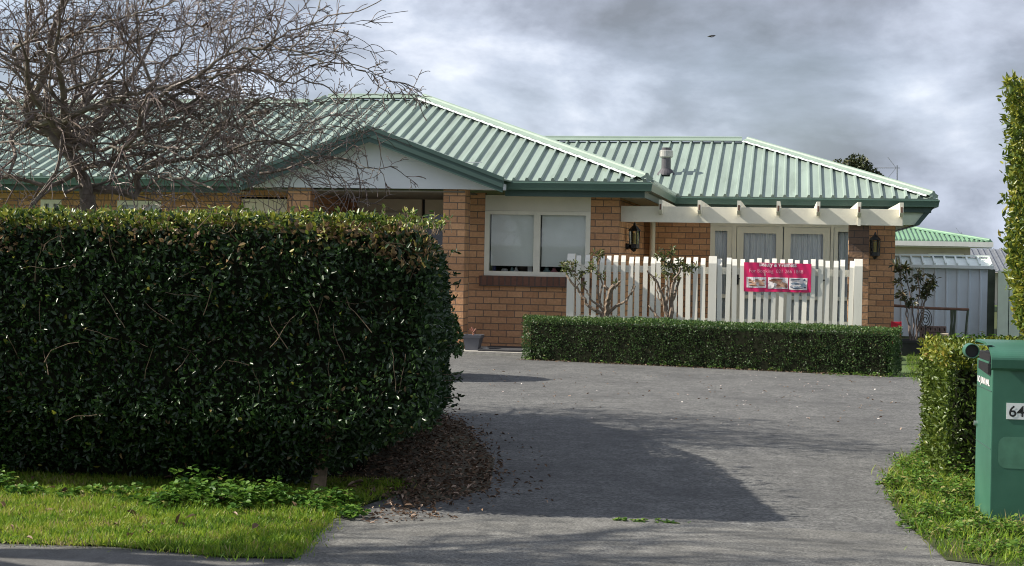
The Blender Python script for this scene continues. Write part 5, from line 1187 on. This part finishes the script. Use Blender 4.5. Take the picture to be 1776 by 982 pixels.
for az, el, Ln, r in [(80, 25, 1.5, .045), (110, 45, 1.5, .04), (260, 30, 1.3, .04), (285, 50, 1.4, .04), (60, 55, 1.5, .04), (150, 30, 1.4, .04)]:
    a, e_ = math.radians(az), math.radians(el); g.branch(pz + Vector((-.15, 0, .35)), Vector((math.cos(a) * math.cos(e_), math.sin(a) * math.cos(e_), math.sin(e_))), Ln, r, 0, 3, (.35, .75), (5, 5, 4))
cand = [n_ for n_ in g.nodes if n_[0].x < -3.9 and 1.6 < n_[0].z < 2.6]; g.r.shuffle(cand)
for k in range(18):     # tangle of older low branches
    p = pz + Vector((g.r.uniform(-.6, 1.5), g.r.uniform(-.5, .5), g.r.uniform(.15, .7))) if k < 12 else cand[k][0]
    a, e_ = g.r.uniform(-60, 60) if k % 3 else g.r.uniform(120, 240), g.r.uniform(-8, 32); a, e_ = math.radians(a), math.radians(e_)
    g.branch(p, Vector((math.cos(a) * math.cos(e_), math.sin(a) * math.cos(e_), math.sin(e_))), g.r.uniform(.8, 1.6), g.r.uniform(.012, .022), 1, 4, (.3, .9), (0, 7, 4, 2))
g.thick.build('trunk', M['bark'], tree, uv=False); g.thin.build('twigs', M['twig'], tree, uv=False)
rg = np.random.default_rng(5); cc = [n_[0] for n_ in g.nodes if n_[0].x < -3.3 and n_[0].z > 2.0]; g.r.shuffle(cc)
LP = np.concatenate([np.array(c) + rg.normal(size=(8, 3)) * .03 for c in cc[:34]]); n = len(LP)
leaves('withered_leaves', LP, rg.normal(size=(n, 3)) + np.array([0, 0, -1]), unit(rg.normal(size=(n, 3))), rg.uniform(.025, .045, n), rg.uniform(.012, .02, n), rg.beta(2, 2, n) * .7, M['litter'], tree)
# the street tree out of frame on the left, whose twig shadows cross the lawn and footpath
st_tree = thing('street_tree', (-6.2, 5.4, 0), 'bare street tree left of the lawn, throwing streaky twig shadows over the footpath', 'tree')
g2 = Grow(29, .0075); b0_ = Vector((-6.2, 5.4, 0)); fk = b0_ + Vector((0, 0, 2.0))
g2.floor = 2.5; g2.thick.tube([b0_, b0_ + Vector((.03, .02, 1)), fk, fk + Vector((0, 0, .2))], [.15, .12, .11, .08], 10)
for az, el, Ln, r in [(0, 50, 1.7, .05), (80, 65, 1.3, .05), (240, 55, 1.4, .05), (300, 45, 1.4, .05), (20, 75, 1.8, .05), (330, 62, 1.9, .05), (345, 40, 1.6, .045), (10, 62, 1.9, .05)]:
    a, e_ = math.radians(az), math.radians(el); g2.branch(fk + Vector((0, 0, g2.r.uniform(-.1, .15))), Vector((math.cos(a) * math.cos(e_), math.sin(a) * math.cos(e_), math.sin(e_))), Ln * 1.25, r * 1.3, 0, 3, (.6, .4), (6, 6, 4))
g2.thick.build('trunk', M['bark'], st_tree, uv=False); g2.thin.build('twigs', M['twig'], st_tree, uv=False)

# ------------------------------------------------------------------ grass, weeds, litter
def grass(name, poly, n, seed, hmin, hmax, tintfn, avoid=None, z=.016):
    rg = np.random.default_rng(seed); P2 = scatter_poly(poly, n, rng=rg) + rg.normal(0, 1, (n, 2)) * rg.choice([.004, .02, .045], (n, 1))
    P = np.column_stack([P2, np.full(len(P2), z)]); n = len(P)
    cl_ = wob(P, .35, seed); h = rg.uniform(hmin, hmax, n) * (1 + .35 * cl_ + .3 * wob(P, .1, seed + 1))
    A = np.column_stack([rg.normal(0, .45, n), rg.normal(0, .45, n), np.ones(n)]); Nn = np.column_stack([rg.normal(size=n), rg.normal(size=n), np.full(n, .2)])
    return tag(leaves(name, P, A, unit(Nn), h, rg.uniform(.0035, .0065, n), tintfn(P, rg), M['grass'], None, rounded=False, bend=.3), kind='stuff')
tg = lambda P, rg: np.clip(.56 + .30 * wob(P, .45, 3) + .20 * wob(P, .12, 6) + rg.normal(0, .16, len(P)) + (rg.random(len(P)) < .05) * .5, 0, 1)
lawn_g = [(-5.2, 5.94), G(0, 950)[:2], G(200, 957)[:2], G(390, 976)[:2], G(518, 978)[:2], G(550, 939)[:2], G(590, 897)[:2], G(650, 872)[:2], (-2.1, 8.2), (-5.2, 8.2)]
grass('lawn_grass', lawn_g, 85000, 101, .016, .046, tg)
grass('verge_grass', [p[:2] for p in verge], 30000, 102, .025, .075, tg)
grass('back_grass', [(1.35, 17.9), (1.8, 24), (3.4, 27.8), (5.5, 26.6), (2.4, 12.2), (1.55, 12.2)], 26000, 103, .03, .07, lambda P, rg: np.clip(.42 + .2 * wob(P, .9, 3) + rg.normal(0, .14, len(P)), 0, .9), z=.004)
def weeds(name, clumps, seed, leaf, tshift=0.0):
    rg = np.random.default_rng(seed); Ps, As, Ls, Ts = [], [], [], []; mb = MB()
    for (x, y, rad, h, n) in clumps:
        for k in range(n):
            bx, by = x + rg.normal(0, rad * .5), y + rg.normal(0, rad * .5); hh = h * rg.uniform(.2, 1.0) * (.72 if name == 'hedge_foot_weeds' else 1); az = rg.uniform(0, 6.28)
            tp = np.array([bx + math.cos(az) * hh * .3, by + math.sin(az) * hh * .3, hh + .01])
            mb.tube([(bx, by, .0), tuple(tp)], [.0022, .0015], 3, caps=False); m = rg.integers(3, 7)
            for q in range(m):
                f = rg.uniform(.45, 1.0); Ps.append(np.array([bx, by, .01]) * (1 - f) + tp * f); a = rg.uniform(0, 6.28); As.append([math.cos(a), math.sin(a), rg.uniform(-.1, .6)]); Ls.append(leaf * rg.uniform(.6, 1.25)); Ts.append(np.clip(rg.normal(.5 + tshift, .2), 0, 1))
    n = len(Ps); o = tag(leaves(name, np.array(Ps), np.array(As), unit(rg.normal(0, .35, (n, 3)) + np.array([0, 0, 1])), np.array(Ls), np.array(Ls) * rg.uniform(.6, .85, n), np.array(Ts), M['weed'], None), kind='stuff')
    return o
rr = random.Random(77)
cl = []
for px, py, rad, h, n in [(20, 835, .14, .20, 40), (45, 815, .06, .28, 12), (80, 845, .1, .10, 25), (200, 845, .12, .09, 25), (255, 845, .12, .10, 25), (330, 862, .14, .16, 60), (370, 850, .12, .26, 70), (400, 862, .14, .22, 80), (450, 868, .14, .18, 60), (500, 862, .14, .20, 60), (550, 860, .12, .13, 35), (600, 862, .13, .15, 45), (625, 880, .1, .10, 30), (570, 870, .14, .12, 40), (640, 850, .1, .12, 25), (480, 840, .1, .2, 25), (300, 860, .1, .08, 20), (150, 850, .1, .08, 15), (530, 835, .1, .14, 25)]:
    p = G(px, py + 8); cl.append((p.x, min(p.y - .25, 7.40), rad, h, n))
weeds('hedge_foot_weeds', cl, 201, .036, .02)
cl = []
for px, py, rad, h, n in [(1545, 845, .07, .10, 50), (1580, 820, .10, .14, 80), (1610, 800, .1, .16, 80), (1600, 850, .12, .15, 90), (1640, 870, .13, .14, 90), (1560, 870, .07, .08, 40), (1610, 900, .12, .10, 70), (1660, 900, .12, .12, 70), (1680, 870, .1, .15, 50), (1590, 915, .08, .06, 40), (1640, 930, .14, .07, 60), (1700, 925, .12, .10, 60), (1760, 930, .14, .10, 60), (1620, 770, .07, .14, 40), (1750, 960, .14, .07, 60), (1700, 960, .12, .06, 50), (1670, 840, .07, .22, 25)]:
    p = G(px, py + 6); cl.append((p.x, p.y, rad, h, n))
weeds('verge_weeds', cl, 202, .024, .22)
cl = []
for px, n in [(1652, 40), (1672, 60), (1690, 80), (1705, 80), (1722, 60), (1740, 50), (1765, 50)]:
    p = PY(px, 590, 21.5 + (px % 7) * .2); cl.append((p.x, p.y, .22, .34, n))
weeds('shed_weeds', cl, 203, .06, .1)
cl = []
for k in range(26):
    f = k / 25; p = hA.lerp(hB, f); cl.append((p.x + rr.uniform(-.05, .05), p.y - .02, .05, .05, 6))
p = G(1130, 909)
for k in range(14): q = G(1062 + k * 9, 907 + k * .4); cl.append((q.x, q.y, .035, .018, rr.randint(0, 5)))
for k in range(12): q = G(1430 + k * 14, 655 + k * .3); cl.append((q.x, q.y + .05, .1, .06, 8))
weeds('edge_weeds', cl, 204, .018, .12)
# dead leaves
def litter(name, pts, seed, smin, smax, zmax=.03, tl=0.0):
    rg = np.random.default_rng(seed); n = len(pts); P = np.column_stack([pts, rg.uniform(.016, zmax, n)])
    A = np.column_stack([rg.normal(size=n), rg.normal(size=n), rg.normal(0, .25, n)]); s = rg.uniform(smin, smax, n)
    return tag(leaves(name, P, A, unit(rg.normal(0, .35, (n, 3)) + np.array([0, 0, 1])), s, s * rg.uniform(.3, .6, n), np.clip(rg.beta(1.8, 2.2, n) + tl, 0, 1), M['litter'], None, fold=.3, bend=.25), kind='stuff')
rg = np.random.default_rng(300)
lp = [G(688, 892), G(760, 893), G(820, 868), G(850, 830), G(858, 798), G(838, 765), G(800, 735), G(775, 720), (-3.0, 12, 0), (-2.9, 9.0, 0), G(600, 845), G(650, 870)]
L1 = scatter_poly(lp, 4000, rg); L1 = L1 + rg.normal(0, 1, L1.shape) * rg.choice([.02, .06, .16], (len(L1), 1)); q = rg.normal(size=(260, 2)) * np.array([.22, .5]) + np.array([-1.78, 8.4])
tag(litter('leaf_litter', np.concatenate([L1, q]), 301, .016, .040, .05, .06), kind='stuff')
L2 = scatter_poly([G(600, 890), G(700, 884), G(800, 905), G(640, 915)], 140, rg)
ed = np.array([hA.lerp(hB, f)[:2] for f in rg.random(420)]) + np.column_stack([rg.normal(0, .05, 420), -np.abs(rg.normal(0, .06, 420))])
L3 = scatter_poly([p[:2] if len(p) == 3 else p for p in lawn_g], 130, rg)
L4 = scatter_poly([G(820, 640), G(1560, 665), G(1580, 760), G(900, 720)], 170, rg)
litter('fallen_leaves', np.concatenate([L2, ed, L4]), 302, .012, .034, .022, .25)
litter('lawn_leaves', L3, 303, .03, .07, .07, .15)
M['petal'] = leafmat('petal', [(0.0, (0.55, 0.42, 0.40)), (1.0, (0.80, 0.76, 0.72))], rough=0.6, transl=0.2)
rg = np.random.default_rng(310); L5 = scatter_poly([G(1240, 650), G(1570, 664), G(1560, 730), G(1180, 700)], 36, rg); L6 = scatter_poly([G(820, 650), G(1560, 660), G(1560, 850), G(1000, 780)], 26, rg); pp = np.concatenate([L5, L6]); n = len(pp)
tag(leaves('fallen_petals', np.column_stack([pp, np.full(n, .014)]), np.column_stack([rg.normal(size=(n, 2)), np.zeros(n)]), unit(rg.normal(0, .3, (n, 3)) + np.array([0, 0, 1])), rg.uniform(.012, .03, n), rg.uniform(.010, .018, n), rg.random(n), M['petal'], None), kind='stuff')
